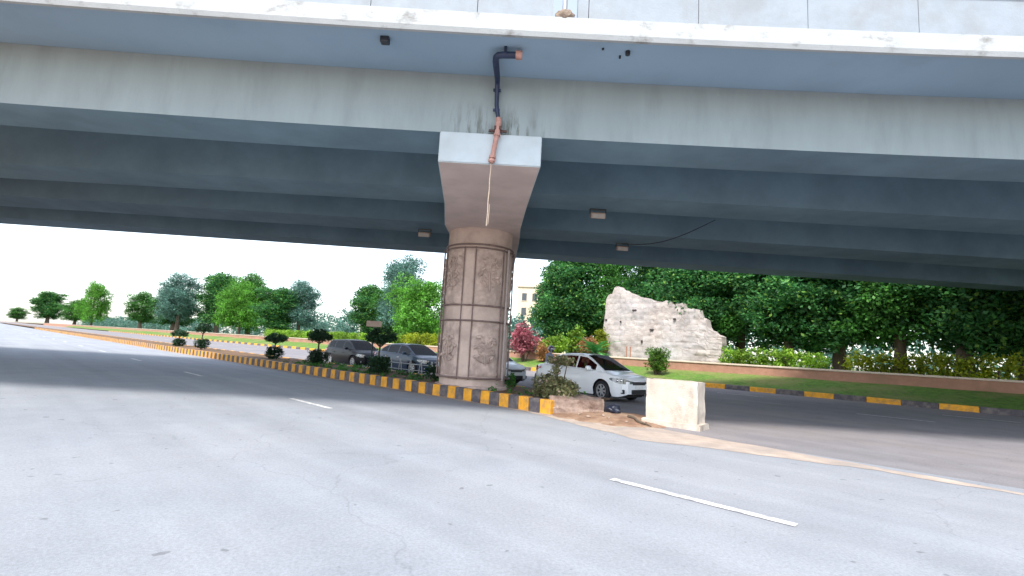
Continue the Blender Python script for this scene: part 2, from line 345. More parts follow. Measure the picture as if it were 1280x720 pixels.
# dusty strip along the edge of the near road, past the nose
def wavy_strip(name, s0, s1, na, nb, z, m, amp=.15, f=1.1, ds=.2):
    bm = bmesh.new(); k = int((s1 - s0) / ds); A = []; B = []
    for i in range(k + 1):
        s = s0 + (s1 - s0) * i / k
        A.append(bm.verts.new(P(s, na(s) + amp * nz2(s, 1, f) + amp * .4 * nz2(s, 7, f * 4), z))); B.append(bm.verts.new(P(s, nb(s) + amp * nz2(s, 5, f), z)))
    for i in range(k): bm.faces.new((A[i], A[i + 1], B[i + 1], B[i]))
    return struct(mesh_obj(name, bm, m))
wavy_strip('roadside_dust', -60, 1.0, lambda s: 9.42 - 1.0 * max(0, 1 - abs(s + 4.6) / 3.4), lambda s: N_K - .02 if s < -7.6 else 9.6 + .55 * max(0, 1 - abs(s + 5.2) / 5.5), 0.0, mat('dust', (.38, .31, .26), .95, .22, 2.3, .4, 70., tint=(.27, .24, .22), tscale=1.2, tamt=.8), .12, 1.7, .1)
# lane dashes
bm = bmesh.new()
def dash(bm, s, n, L=2.0, wd=.12): bm.faces.new([bm.verts.new(P(*q, .0035)) for q in ((s, n - wd / 2), (s + L, n - wd / 2), (s + L, n + wd / 2), (s, n + wd / 2))])
for k in range(-14, 3): dash(bm, -3.31 + 9.0 * k, 5.5)
for k in range(-14, 6):
    dash(bm, -3 + 8.0 * k, 20.3); dash(bm, -1 + 8.0 * k, 24.1)
struct(mesh_obj('lane_markings', bm, M['lanepaint']))
# painted kerbs
def kerb(name, s_end, count, n0, thick, h, length, mats, start=0, nearcount=70, z0=-.03):
    bm = bmesh.new(); rr = random.Random(3)
    for i in range(count):
        c = P(s_end - length * (i + .5), n0 + thick / 2 + rr.uniform(-.008, .008), (h + z0) / 2 + rr.uniform(-.008, .004))
        Mx = Matrix.Translation(c) @ Matrix.Rotation(ROAD_ANG + rr.uniform(-.01, .01), 4, 'Z')
        box(bm, (0, 0, 0), (length - .012, thick, h - z0), Mx, (i + start) % 2, .022 if i < nearcount else 0)
    fixn(bm)
    return struct(mesh_obj(name, bm, mats))
kerb('median_kerb', S_NOSE, 420, N_K, .21, .33, .349, [M['kyellow'], M['kblack']])
kerb('median_kerb', S_NOSE - .9, 160, N_K2 - .21, .21, .27, .9, [M['kyellow'], M['kblack']], 1, 20)
kerb('verge_kerb', 60, 200, N_FAR, .22, .24, 1.25, [M['kyellow'], M['kblack']], 0, 100)
# far verge: grass slope, retaining wall, raised garden
WALL_N = 31.3
def verge_z(s, n): return .2 + (n - N_FAR - .22) / (WALL_N - N_FAR) * .62 + .05 * nz2(s, n, .5)
bm = lumpy('verge_grass', -300, 60, N_FAR + .21, WALL_N + .1, verge_z, M['grass'], 1.0, .5)
struct(mesh_obj('grass_verge', bm, M['grass'], smooth=60))
strip('raised_garden', WALL_N + .2, 260, -900, 300, 1.12, mat('garden_soil', (.12, .14, .04), .95, .3, 2, .6, 20., tint=(.08, .15, .03), tscale=.4, tamt=.8))
bm = bmesh.new(); box(bm, (0, 0, 0), (500, .3, 1.36), Matrix.Translation(P(-190, WALL_N + .15, .58)) @ Matrix.Rotation(ROAD_ANG, 4, 'Z'), 0, .02)
rw = mesh_obj('retaining_wall', bm, M['terracotta'])
tag(rw, 'low terracotta retaining wall behind the grass verge across the road', 'wall')
bm = bmesh.new(); box(bm, (0, 0, 0), (500, .42, .1), Matrix.Translation(P(-190, WALL_N + .15, 1.31)) @ Matrix.Rotation(ROAD_ANG, 4, 'Z'), 0, .02)
mesh_obj('coping', bm, M['coping'], rw)

# ------------------------------------------------------------------ flyover
SOF, SLAB = 5.72, 6.97
fly = thing('flyover', 'pale blue grey concrete flyover crossing overhead on dark girders', 'flyover', (0, 8.16, 0))
def fpart(name, bm, m, parent=fly, smooth=None):
    o = mesh_obj(name, bm, m, None, smooth)
    o.parent = parent; o.matrix_parent_inverse = Matrix.Translation(-Vector(fly.location)) if parent is fly else Matrix()
    if parent is not fly: o.matrix_parent_inverse = (Matrix.Translation(fly.location) @ Matrix.Identity(4)).inverted() @ Matrix.Translation(fly.location)
    return o
def bulge(x): return .0022 * (x + 0.3) ** 2 if abs(x) < 12 else .0022 * 12.3 ** 2      # the deck edge bends slightly towards the viewer
XS = [-46, -38, -30, -24, -18, -14, -12, -10, -8, -7, -6, -5, -4, -3, -2, -1, 0, 1, 2, 3, 4, 5, 6, 7, 8, 10, 12, 14, 18, 24, 30, 38, 46]
def sweep(sec, bend=lambda x: 0, yaw=0., mi=None, close=True):
    """sec: list of (y, z); swept along x"""
    bm = bmesh.new(); rings = []
    for x in XS: rings.append([bm.verts.new((x, y - bend(x) + yaw * x, z)) for y, z in sec])
    n = len(sec)
    for i in range(len(XS) - 1):
        for k in range(n):
            f = bm.faces.new((rings[i][k], rings[i][(k + 1) % n], rings[i + 1][(k + 1) % n], rings[i + 1][k]))
            if mi: f.material_index = mi[k]
    if close: bm.faces.new(rings[0]); bm.faces.new(rings[-1][::-1])
    fixn(bm); return bm
# the near girder: light web outside, darker soffit
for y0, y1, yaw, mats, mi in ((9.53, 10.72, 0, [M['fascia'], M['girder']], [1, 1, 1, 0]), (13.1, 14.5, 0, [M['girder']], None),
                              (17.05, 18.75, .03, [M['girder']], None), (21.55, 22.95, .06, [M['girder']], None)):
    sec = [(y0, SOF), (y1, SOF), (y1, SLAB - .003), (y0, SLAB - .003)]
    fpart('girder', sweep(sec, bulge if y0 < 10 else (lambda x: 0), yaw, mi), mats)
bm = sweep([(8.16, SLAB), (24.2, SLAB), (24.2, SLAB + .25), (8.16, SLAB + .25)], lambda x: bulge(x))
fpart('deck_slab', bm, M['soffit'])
bm = sweep([(8.09, SLAB - .05), (8.155, SLAB - .05), (8.155, 7.29), (8.06, 7.29), (8.06, 7.0)], bulge)
fpart('edge_beam', bm, M['edge'])
bm = sweep([(24.21, SLAB - .05), (24.3, SLAB - .05), (24.3, 7.3), (24.21, 7.3)], lambda x: bulge(x))
fpart('edge_beam', bm, M['edge'])
# parapet panels with open joints; the gap near the middle shows the sky
joints = [-46, -40, -34, -28, -22, -16, -10.6, -8.6, -6.8, -4.8, -2.75, -.88, .46, .88, 1.075, 3.0, 4.9, 6.8, 8.7, 10.6, 16, 22, 28, 34, 40, 46]
for a, b in zip(joints[:-1], joints[1:]):
    if abs(a - .46) < 1e-6: continue
    bm = bmesh.new(); k = max(1, int((b - a) / 1.0))
    for i in range(k):
        x0 = a + (b - a) * i / k; x1 = a + (b - a) * (i + 1) / k
        e0 = .006 if i == 0 else 0; e1 = .006 if i == k - 1 else 0
        for (lo, hi, dy, th) in ((7.292, 8.02, 8.10, .16), (8.022, 8.12, 8.06, .24)):
            v = [bm.verts.new((x, dy + d - bulge(x), z)) for z in (lo, hi) for x, d in ((x0 + e0, 0), (x1 - e1, 0), (x1 - e1, th), (x0 + e0, th))]
            for q in ((0, 1, 2, 3), (4, 5, 6, 7), (0, 1, 5, 4), (1, 2, 6, 5), (2, 3, 7, 6), (3, 0, 4, 7)): bm.faces.new([v[t] for t in q])
    fixn(bm); fpart('parapet_panel', bm, M['parapet'])
bm = sweep([(24.05, 7.302), (24.2, 7.302), (24.2, 7.9), (24.05, 7.9)], bulge); fpart('rear_parapet', bm, M['cap'])
# post and lump of mortar in the gap
bm = bmesh.new(); tube(bm, [(.66, 8.17, 7.3), (.66, 8.17, 8.05)], .045, 12); fpart('gap_post', bm, M['greymetal'], smooth=40)
bm = bmesh.new(); bmesh.ops.create_icosphere(bm, subdivisions=3, radius=1)
for v in bm.verts:
    q = v.co * (1 + .25 * mnoise.noise(v.co * 2.2)); v.co = Vector((.66 + q.x * .17, 8.12 + q.y * .09, 7.36 + q.z * .11))
fpart('mortar_lump', bm, M['mortar'], smooth=50)
# drain pipe: dark stub under the overhang, drop along the girder web, rusty pipe on the pier cap
XP = -.52
bm = bmesh.new()
tube(bm, [(-.10, 8.55, 6.84), (-.40, 8.57, 6.84), (-.49, 8.585, 6.835), (-.53, 8.64, 6.83), (-.54, 8.75, 6.82), (XP, 9.25, 6.78), (XP, 9.39, 6.75), (XP, 9.435, 6.66), (XP + .01, 9.435, 6.3), (-.455, 9.435, 5.98)],
     [.062] * 5 + [.056, .05, .046, .042, .038], 14)
dp = fpart('drain_pipe', bm, M['bluepipe'], smooth=50)
bm = bmesh.new(); tube(bm, [(-.05, 8.55, 6.84), (-.17, 8.552, 6.84)], .082, 14); o = mesh_obj('pipe_end', bm, M['rustpipe'], None, 40); o.parent = dp
for c, sz in (((-.36, 8.57, 6.9), (.05, .16, .16)), ((XP, 9.44, 6.62), (.15, .06, .05)), ((XP + .01, 9.44, 6.2), (.13, .06, .05))):
    bm = bmesh.new(); box(bm, c, sz, None, 0, .01); o = mesh_obj('bracket', bm, M['bluepipe']); o.parent = dp
# drain hole casting and little stubs under the overhang
bm = bmesh.new(); box(bm, (-2.55, 8.45, 6.92), (.16, .14, .12), None, 0, .02); fpart('junction_box', bm, M['darkmetal'])
for x, y, z, r_ in ((1.86, 8.45, 6.9, .045), (1.75, 8.6, 6.92, .02), (1.4, 8.4, 6.94, .02)):
    bm = bmesh.new(); tube(bm, [(x, y, 6.97), (x, y, z)], r_, 10); fpart('drain_stub', bm, M['darkmetal'])

# ------------------------------------------------------------------ pillar
PX, PY, PZ, PR = -1.10, 15.98, .24, 1.03
pil = thing('bridge_pillar', 'round clay coloured pillar with carved relief panels under a hammerhead cap', 'pillar', (PX, PY, PZ))
ZT = 5.14                                             # underside of the cap
def ppart(name, bm, m, parent=None, smooth=None):
    parent = parent or pil
    o = mesh_obj(name, bm, m, None, smooth); o.parent = parent
    return o
bm = bmesh.new(); lathe(bm, [(PR, -.3), (PR, ZT - PZ)], 64); ppart('shaft', bm, M['clay'], smooth=40)
bm = bmesh.new(); lathe(bm, [(0, .10), (PR + .10, .10), (PR + .13, .07), (PR + .13, -.3)], 64); ppart('plinth', bm, M['claypanel'], smooth=40)
def ang(x_off):                                       # facing angle: 0 looks at the viewer, positive to the right
    return math.asin(max(-1, min(1, x_off)))
def cyl(a, z, r): return Vector((r * math.sin(a), -r * math.cos(a), z))
A_EDGES = [R(-67), R(-22), R(-2.5), R(50), R(69)]
while A_EDGES[-1] < R(-67 + 360) - .3:
    A_EDGES.append(A_EDGES[-1] + R((45, 19.5)[len(A_EDGES) % 2]))
A_EDGES[-1] = R(-67 + 360)
ZB = [(.42, 2.22 - PZ + .0), (2.72 - PZ + .05, 4.46 - PZ)]
ZB = [(.36, 2.02), (2.50, 4.25)]
def cpanel(a0, a1, z0, z1, dep, rough):
    na = max(3, int((a1 - a0) / R(2.2))); nzr = int((z1 - z0) / .06)
    pts = []; bm = bmesh.new(); V = {}
    for j in range(nzr + 1):
        for i in range(na + 1):
            a = a0 + (a1 - a0) * i / na; z = z0 + (z1 - z0) * j / nzr
            ed = min(i, na - i, j, nzr - j)
            r = PR + (0.003 if ed == 0 else dep + rough * (mnoise.noise(Vector((a * 3.5, z * 3.2, 1))) + .6 * mnoise.noise(Vector((a * 9, z * 8, 5)))))
            V[i, j] = bm.verts.new(cyl(a, z, r))
    for j in range(nzr):
        for i in range(na): bm.faces.new((V[i, j], V[i + 1, j], V[i + 1, j + 1], V[i, j + 1]))
    return bm
def vine(bm, a0, a1, z0, z1, seed, mirror=1):
    """a carved sprig: curling stems with rounded leaves, standing proud of the panel"""
    rr = random.Random(seed); am = (a0 + a1) / 2; W_ = (a1 - a0) * .40; H_ = z1 - z0
    rad = PR + .045
    def C(u, v): return cyl(am + mirror * u * W_, z0 + v * H_, rad + rr.uniform(-.004, .006))
    tube(bm, [C(.08 * math.sin(t * 4), t) for t in [i / 9 for i in range(10)]], [.026 - .012 * i / 9 for i in range(10)], 6)
    for k, v in enumerate((.12, .36, .6, .8)):
        for sg in (-1, 1):
            pts = []; n = 11; R_ = .44 - .06 * k
            for i in range(n):
                t = i / (n - 1); th = -1.2 + t * 4.6
                rr_ = R_ * (1 - .62 * t)
                pts.append(C(sg * (R_ * .95 + rr_ * math.cos(th + 2.2) * -1), v + .13 + .13 * (1 - .5 * t) * math.sin(th - .4)))
            tube(bm, pts, [.026 - .014 * i / (n - 1) for i in range(n)], 6)
            lu, lv = sg * rr.uniform(.45, .85), v + rr.uniform(.02, .2)
            r_ = bmesh.ops.create_icosphere(bm, subdivisions=2, radius=1); c = C(lu, min(.98, lv)); tl = rr.uniform(-.8, .8)
            nrm = Vector((c.x, c.y, 0)).normalized(); tx = Vector((-nrm.y, nrm.x, 0)); tz = Vector((0, 0, 1))
            for vv in r_['verts']:
                x, y, z = vv.co; xx = x * math.cos(tl) - z * math.sin(tl) * .5; zz = x * math.sin(tl) + z * math.cos(tl) * .5
                vv.co = c + tx * xx * .095 + tz * zz * .11 + nrm * y * .045
for bi, (z0, z1) in enumerate(ZB):
    for i in range(len(A_EDGES) - 1):
        a0, a1 = A_EDGES[i], A_EDGES[i + 1]; wide = (a1 - a0) > R(30)
        g_ = .012
        pn = ppart('relief_panel' if wide else 'plain_panel', cpanel(a0 + g_, a1 - g_, z0 + .03, z1 - .03, .028, .034 if wide else .008), M['claypanel'] if wide else M['clay'], smooth=60)
        if wide:
            bm = bmesh.new()
            vine(bm, a0, a1, z0 + (.35 if bi == 0 else .45), z1 - (.45 if bi == 0 else .28), 11 + i * 3 + bi, 1 if i % 2 else -1)
            ppart('carving', bm, M['claypanel'], pn, 60)
# steel bands and uprights strapped round the pillar
def ring(z, r, t):
    bm = bmesh.new(); prof = [(r + t * math.cos(q), z + t * math.sin(q)) for q in [k * math.pi / 4 for k in range(8)]]
    lathe(bm, prof, 72, closed=True); return bm
for z, r, t in ((4.26, PR + .05, .022), (4.37, PR + .045, .026), (2.50, PR + .055, .022), (2.035, PR + .055, .024), (.34, PR + .10, .03)):
    fixn_bm = ring(z, r, t); ppart('steel_band', fixn_bm, M['frame'], smooth=60)
for a, r, t, mm in ((A_EDGES[0], .055, .024, 'frame'), (A_EDGES[1], .035, .015, 'frame'), (A_EDGES[2], .035, .015, 'frame'), (A_EDGES[3] - .03, .05, .02, 'frame'), (A_EDGES[3] + .10, .11, .036, 'framelight'),
                    (R(-84), .09, .026, 'frame'), (R(86), .08, .024, 'frame'), (R(140), .05, .024, 'frame'), (R(200), .05, .024, 'frame'), (R(240), .05, .024, 'frame')):
    bm = bmesh.new(); tube(bm, [cyl(a, .28, PR + r), cyl(a, 4.30, PR + r)], t, 8); ppart('steel_upright', bm, M[mm], smooth=60)
# hammerhead cap (long axis across the deck), light nose face, brown underside
bm = bmesh.new()
def capring(y, hw, zb, zt, xo): return [bm.verts.new(Vector((xo + sx * hw, y, z)) - Vector((PX, PY, PZ))) for sx, z in ((-1, zb), (1, zb), (1, zt), (-1, zt))]
CT = SOF - .004
rings = [capring(9.47, 1.015, 5.085, CT, -.585), capring(12.5, 1.06, 5.11, CT, -.80), capring(14.9, 1.16, 5.135, CT, -1.0), capring(17.0, 1.16, 5.135, CT, -1.0), capring(22.2, 1.02, 5.09, CT, -1.0)]
for A, B in zip(rings[:-1], rings[1:]):
    for k in range(4):
        f = bm.faces.new((A[k], A[(k + 1) % 4], B[(k + 1) % 4], B[k])); f.material_index = 1 if k == 0 else 0
bm.faces.new(rings[0]); bm.faces.new(rings[-1][::-1]); fixn(bm)
bmesh.ops.bevel(bm, geom=[e for e in bm.edges if len(e.link_faces) == 2 and e.calc_face_angle(0) > .6], offset=.018, segments=2, affect='EDGES')
cap = ppart('pier_cap', bm, [M['cap'], M['capunder']])
# iron drain spout clamped to the nose of the cap
bm = bmesh.new(); cy = 9.385
def L3(x, y, z): return Vector((x, y, z)) - Vector((PX, PY, PZ))
tube(bm, [L3(-.455, 9.43, 6.02), L3(-.455, 9.40, 5.9), L3(-.46, cy, 5.7), L3(-.545, cy, 5.08)], [.058, .062, .05, .046], 14)
sp = ppart('drain_spout', bm, M['rustpipe'], smooth=40)
bm = bmesh.new()
for (x, z) in ((-.463, 5.66), (-.525, 5.2), (-.535, 5.13)): tube(bm, [L3(x, cy, z - .022), L3(x, cy, z + .022)], .068, 14)
ppart('flange', bm, M['rustpipe'], sp, 40)
bm = bmesh.new(); box(bm, L3(-.455, 9.44, 5.765), (.36, .05, .045), None, 0, .008); box(bm, L3(-.455, 9.37, 5.80), (.15, .05, .08), None, 0, .01); ppart('clamp', bm, M['rust'], sp)
bm = bmesh.new(); rr_ = random.Random(2)
tube(bm, [(-.545 + .004 * math.sin(i * 1.3) - .001 * i, cy + .004 * math.cos(i), 5.09 - 1.27 * i / 14) for i in range(15)], .011, 6)
tube(bm, [(-.545 + .016 + .004 * math.sin(i * .9), cy, 4.25 - .40 * i / 6) for i in range(7)], .008, 6)
rope = mesh_obj('rope', bm, M['rope'], smooth=60); tag(rope, 'thin frayed rope hanging from the rusty drain spout above the pillar', 'rope')

# floodlights bolted under the girders
def flood(loc, label, s=1.):
    t = thing('floodlight', label, 'floodlight', loc, 0, 'floodlights under the flyover')
    bm = bmesh.new(); box(bm, (0, -.12, -.16), (.42 * s, .26, .17), Matrix.Rotation(R(18), 4, 'X'), 0, .02); mesh_obj('housing', bm, M['beigemetal'], t)
    bm = bmesh.new(); box(bm, (0, -.255, -.17), (.36 * s, .012, .12), Matrix.Rotation(R(18), 4, 'X'), 0, .003); mesh_obj('lens', bm, plain('lens', (.4, .36, .32), .2), t)
    bm = bmesh.new(); box(bm, (-.23 * s, -.06, -.07), (.02, .05, .16)); box(bm, (.23 * s, -.06, -.07), (.02, .05, .16)); box(bm, (0, -.04, -.008), (.48 * s, .12, .016)); mesh_obj('bracket', bm, M['darkmetal'], t)
flood((2.40, 14.35, SOF), 'beige floodlight under the second girder, nearest on the right of the pillar')
flood((4.10, 18.7, SOF), 'beige floodlight under the third girder, farther right of the pillar')
flood((-3.35, 18.2, SOF), 'dim beige floodlight under the third girder left of the pillar')
bm = bmesh.new(); tube(bm, [(4.1 + t * 1.9, 18.62 - t * 4.0, SOF - .03 - .28 * math.sin(math.pi * t)) for t in [i / 12 for i in range(13)]], .014, 6)
tag(mesh_obj('cable', bm, M['darkmetal']), 'dark cable drooping between girders to the right floodlight', 'cable')

# ------------------------------------------------------------------ cars
def lerp(x, pts):
    if x <= pts[0][0]: return pts[0][1]
    for (a, b), (c, d) in zip(pts[:-1], pts[1:]):
        if x <= c: t = (x - a) / (c - a); return b + (d - b) * t
    return pts[-1][1]
def slerp_(x, pts):
    if x <= pts[0][0]: return pts[0][1]
    for (a, b), (c, d) in zip(pts[:-1], pts[1:]):
        if x <= c: t = (x - a) / (c - a); t = t * t * (3 - 2 * t); return b + (d - b) * t
    return pts[-1][1]
def split_mesh(faces, verts, name, m, parent, smooth=35):
    bm = bmesh.new(); vm = {}
    for f in faces:
        vs = []
        for i in f:
            if i not in vm: vm[i] = bm.verts.new(verts[i])
            if vm[i] not in vs: vs.append(vm[i])
        if len(vs) >= 3:
            try: bm.faces.new(vs)
            except ValueError: pass
    bmesh.ops.remove_doubles(bm, verts=bm.verts, dist=1e-4)
    return mesh_obj(name, bm, m, parent, smooth)
def car(label, loc, rz, paint, S, group='cars queued on the far carriageway', seats='seat_red', cat='car', name='car', glass='glass'):
    t = thing(name, label, cat, loc, rz, group)
    Lh, W, wr = S['L'] / 2, S['W'] / 2, S['wr']; fx, rx = S['fx'], S['rx']; ar = wr + .055; sill = .19
    top = S['top']; wid = S['wid']
    xs = sorted(set([round(-Lh + i * (2 * Lh) / 70, 4) for i in range(71)] + [round(c + ar * math.cos(k * math.pi / 16), 4) for c in (fx, rx) for k in range(17)] + S['seams']))
    def zb(x):
        z = sill + (.10 * max(0, (abs(x) - Lh + .35) / .35) ** 2)
        for c in (fx, rx):
            if abs(x - c) < ar: z = max(z, wr + math.sqrt(max(0, ar * ar - (x - c) ** 2)))
        return z
    verts = []; ids = []
    fr = [0, .14, .32, .5, .66, .8, .92, 1]
    for x in xs:
        zt = top(x); z0 = min(zb(x), zt - .06); hw = W * wid(x); row = []
        half = []
        for f in fr:
            z = z0 + (zt - .05 - z0) * f
            tuck = 1 - .10 * max(0, (.42 - z) / .3) ** 1.5 - .05 * max(0, (z - .62) / .35) ** 1.3
            crease = .012 * math.exp(-((z - .70) / .05) ** 2)
            half.append((hw * tuck + crease, z))
        ye = half[-1][0]
        half += [(ye - .025, zt - .018), (ye - .075, zt), (ye * .6, zt + .025), (ye * .3, zt + .036)]
        pts = half + [(0, zt + .04)] + [(-y, z) for y, z in half[::-1]]
        for y, z in pts: row.append(len(verts)); verts.append(Vector((x, y, z)))
        ids.append(row)
    n = len(ids[0]); body = []; doors = [[] for _ in S['doors'] * 2]; hood = []; nfr = len(fr)
    for i in range(len(xs) - 1):
        xm = (xs[i] + xs[i + 1]) / 2
        for k in range(n - 1):
            f = (ids[i][k], ids[i][k + 1], ids[i + 1][k + 1], ids[i + 1][k])
            side = 0 if k < nfr else (1 if k >= n - 1 - nfr else None)
            dest = body
            if side is not None:
                kk = k if side == 0 else n - 2 - k
                for d, (a, b) in enumerate(S['doors']):
                    if a < xm < b and kk >= 1: dest = doors[d * 2 + side]
            elif xm > S['hood'] and xm < Lh - .16: dest = hood
            dest.append(f)
    body.append(tuple(ids[0])); body.append(tuple(ids[-1][::-1]))
    # greenhouse
    X0, XA, XC, X1 = S['gh']; zr = S['roof']; rw_ = S['rw']
    gx = sorted(set([round(X0 + (X1 - X0) * i / 44, 4) for i in range(45)] + [XA, XC] + S['pil_x']))
    gid = []
    lv = [0, .05, .5, .88, 1]
    for x in gx:
        yb = W * wid(x) * .93 - .03; zbt = top(x) - .004
        ztop = zr(x); fr_ = max(0, min(1, (ztop - zbt) / S['gh_h']))
        ytop = yb + (rw_ - yb) * (fr_ ** .8)
        half = [(yb + (ytop - yb) * l ** 1.2, zbt + (ztop - zbt) * l) for l in lv]
        cr = .045 * fr_
        half += [(ytop * .93, ztop + cr * .35 + .004), (ytop * .5, ztop + cr * .85), ]
        pts = half + [(0, ztop + cr)] + [(-y, z) for y, z in half[::-1]]
        row = []
        for y, z in pts: row.append(len(verts)); verts.append(Vector((x, y, z)))
        gid.append(row)
    gn = len(gid[0]); nl = len(lv); ws = []; rwn = []; sw = {}; roof = []
    for i in range(len(gx) - 1):
        xm = (gx[i] + gx[i + 1]) / 2
        for k in range(gn - 1):
            f = (gid[i][k], gid[i][k + 1], gid[i + 1][k + 1], gid[i + 1][k])
            kk = k if k < gn // 2 else gn - 2 - k
            if kk in (1, 2):
                w_ = None
                for d, (a, b) in enumerate(S['wins']):
                    if a < xm < b: w_ = d
                if w_ is not None: sw.setdefault((w_, k < gn // 2), []).append(f); continue
                roof.append(f)
            elif kk >= 5 and XA + .02 < xm < X0 - .05 if X0 > XA else False: ws.append(f)
            elif kk >= 5 and X1 + .06 < xm < XC - .03: rwn.append(f)
            else: roof.append(f)
    body_o = split_mesh(body + roof, verts, 'body', paint, t)
    hd = split_mesh(hood, verts, 'hood', paint, t)
    for d in range(len(doors)):
        if not doors[d]: continue
        do = split_mesh(doors[d], verts, 'door', paint, t)
        a, b = S['doors'][d // 2]; sg = 1 if d % 2 == 0 else -1
        bm = bmesh.new(); yy = W * wid(a + .2) * .985 + .012
        box(bm, (a + .17, sg * yy, .80), (.19, .03, .03), None, 0, .008); mesh_obj('handle', bm, S.get('hm') or paint, do)
    for fs, nm in ((ws, 'windscreen'), (rwn, 'rear_window')):
        if fs: split_mesh(fs, verts, nm, M[glass if nm != 'windscreen' else 'glass'], t)
    for (d, s_), fs in sw.items(): split_mesh(fs, verts, 'side_window', M[glass], t)
    # black window surround trim along the belt
    # interior: floor, dash, seats
    bm = bmesh.new(); box(bm, ((fx + rx) / 2, 0, .36), (2 * Lh - .5, 2 * W * .74, .34)); box(bm, (XA + (X0 - XA) * .55, 0, .84), (.45, W * 1.5, .16))
    box(bm, (0, 0, .215), (2 * Lh - .6, 2 * W * .66, .12)); mesh_obj('underbody', bm, M['underbody'], t)
    for sx, sy in ((.25, .36), (.25, -.36), (-.72, .34), (-.72, -.34)):
        bm = bmesh.new(); c = (XA + XC) / 2 + sx
        box(bm, (c, sy, .60), (.46, .46, .14), None, 0, .04); box(bm, (c - .27, sy, .88), (.14, .46, .56), Matrix.Translation((0, 0, 0)), 0, .05); box(bm, (c - .30, sy, 1.24), (.10, .26, .16), None, 0, .04)
        mesh_obj('seat', bm, M[seats], t)
    # wheels
    for cx_ in (fx, rx):
        for sg in (-1, 1):
            yo = sg * (W - .115)
            bm = bmesh.new()
            lathe(bm, [(wr - .12, -.095), (wr - .03, -.105), (wr - .008, -.085), (wr, -.04), (wr, .04), (wr - .008, .085), (wr - .03, .105), (wr - .12, .095)], 40, 'Y', Matrix.Translation((cx_, yo, wr)), closed=True); fixn(bm)
            wh = mesh_obj('wheel', bm, M['rubber'], t, 40)
            bm = bmesh.new(); rr = wr - .115; Mx = Matrix.Translation((cx_, yo, wr))
            lathe(bm, [(rr, -.09), (rr + .004, sg * .098), (rr - .022, sg * .098), (rr - .03, sg * .05), (rr - .03, -.05)], 36, 'Y', Mx)
            lathe(bm, [(.0001, sg * .088), (.05, sg * .086), (.055, sg * .05)], 18, 'Y', Mx)
            for k in range(S.get('spokes', 7)):
                a = 2 * math.pi * k / S.get('spokes', 7)
                box(bm, ((rr) * .5, sg * .07, 0), (rr * .98, .028, .046), Mx @ Matrix.Rotation(a, 4, 'Y'), 0, .006)
            fixn(bm); mesh_obj('rim', bm, M['alloy'], wh, 40)
            bm = bmesh.new(); lathe(bm, [(.0001, 0), (rr - .03, 0)], 24, 'Y', Matrix.Translation((cx_, yo + sg * .02, wr))); mesh_obj('brake_disc', bm, M['darkmetal'], wh)
            # dark arch liner
            bm = bmesh.new(); lathe(bm, [(ar, -.12), (ar, .05)], 36, 'Y', Matrix.Translation((cx_, sg * (W - .16), wr)));
            bmesh.ops.delete(bm, geom=[v for v in bm.verts if v.co.z < wr - .05], context='VERTS')
            mesh_obj('wheel_arch', bm, M['underbody'], t)
    # mirrors
    for sg in (-1, 1):
        bm = bmesh.new(); mx_ = X0 - .62
        box(bm, (mx_, sg * (W + .09), top(mx_) + .06), (.13, .20, .14), None, 0, .045); box(bm, (mx_ + .02, sg * (W - .02), top(mx_) + .02), (.08, .10, .04), None, 0, .01)
        mesh_obj('wing_mirror', bm, S.get('mm') or paint, t, 60)
    # nose: headlights swept into the wing, upper grille, lower intake, fog lamp recesses, plate
    def nose_pt(x, yf): return W * wid(x) * yf
    for sg in (-1, 1):
        zf = S['lamp_z']
        sec = []
        bm = bmesh.new(); k = 9; A = []; B = []
        for i in range(k):
            q = i / (k - 1); x = Lh - .60 + q * .545; hw = W * wid(x)
            zc = zf + .10 - .06 * q; hh = .018 + .062 * math.sin(min(1, q * 1.15) * math.pi * .62)
            tk = lambda z: hw * (1 - .05 * max(0, (z - .62) / .35) ** 1.3) + .014
            A.append(bm.verts.new((x, sg * tk(zc - hh), zc - hh))); B.append(bm.verts.new((x, sg * (tk(zc + hh)), zc + hh)))
        for f_ in (.82, .64, .5):
            A.append(bm.verts.new((Lh + .010, sg * W * wid(Lh) * f_, zf - .035 + (1 - f_) * .02))); B.append(bm.verts.new((Lh + .006, sg * W * wid(Lh) * f_, zf + .075 - (1 - f_) * .06)))
        for i in range(len(A) - 1): bm.faces.new((A[i], A[i + 1], B[i + 1], B[i]))
        fixn(bm)
        hl = mesh_obj('headlight', bm, M['headlamp'], t, 60)
        bm = bmesh.new(); xq = Lh - .15
        for q_, xx in ((.0, Lh - .30), (.0, Lh - .17)):
            bmesh.ops.create_uvsphere(bm, u_segments=12, v_segments=8, radius=.05, matrix=Matrix.Translation((xx, sg * (W * wid(xx) - .012), zf + .062)))
        mesh_obj('reflector', bm, M['chrome'], hl, 60)
        bm = bmesh.new(); xx = Lh - .14; box(bm, (xx, sg * (W * wid(xx) * .955 + .0), .36), (.19, .05, .13), Matrix.Identity(4), 0, .02); fg = mesh_obj('fog_lamp_recess', bm, M['trim'], t)
        bm = bmesh.new(); lathe(bm, [(.0001, 0), (.035, 0)], 12, 'Y', Matrix.Translation((xx, sg * (W * wid(xx) * .955 + .028), .36))); mesh_obj('fog_lamp', bm, M['lampglass'], fg)
        bm = bmesh.new(); xx = -Lh + .20; zz = S['tail_z']
        A = []; B = []
        for i in range(6):
            x = -Lh - .008 + i * .085; hw = W * wid(x) + .014; A.append(bm.verts.new((x, sg * hw * .985, zz - .085 + .02 * i))); B.append(bm.verts.new((x, sg * hw * .955, zz + .085 - .006 * i)))
        A.insert(0, bm.verts.new((-Lh - .012, sg * W * wid(-Lh) * .6, zz - .07))); B.insert(0, bm.verts.new((-Lh - .012, sg * W * wid(-Lh) * .6, zz + .08)))
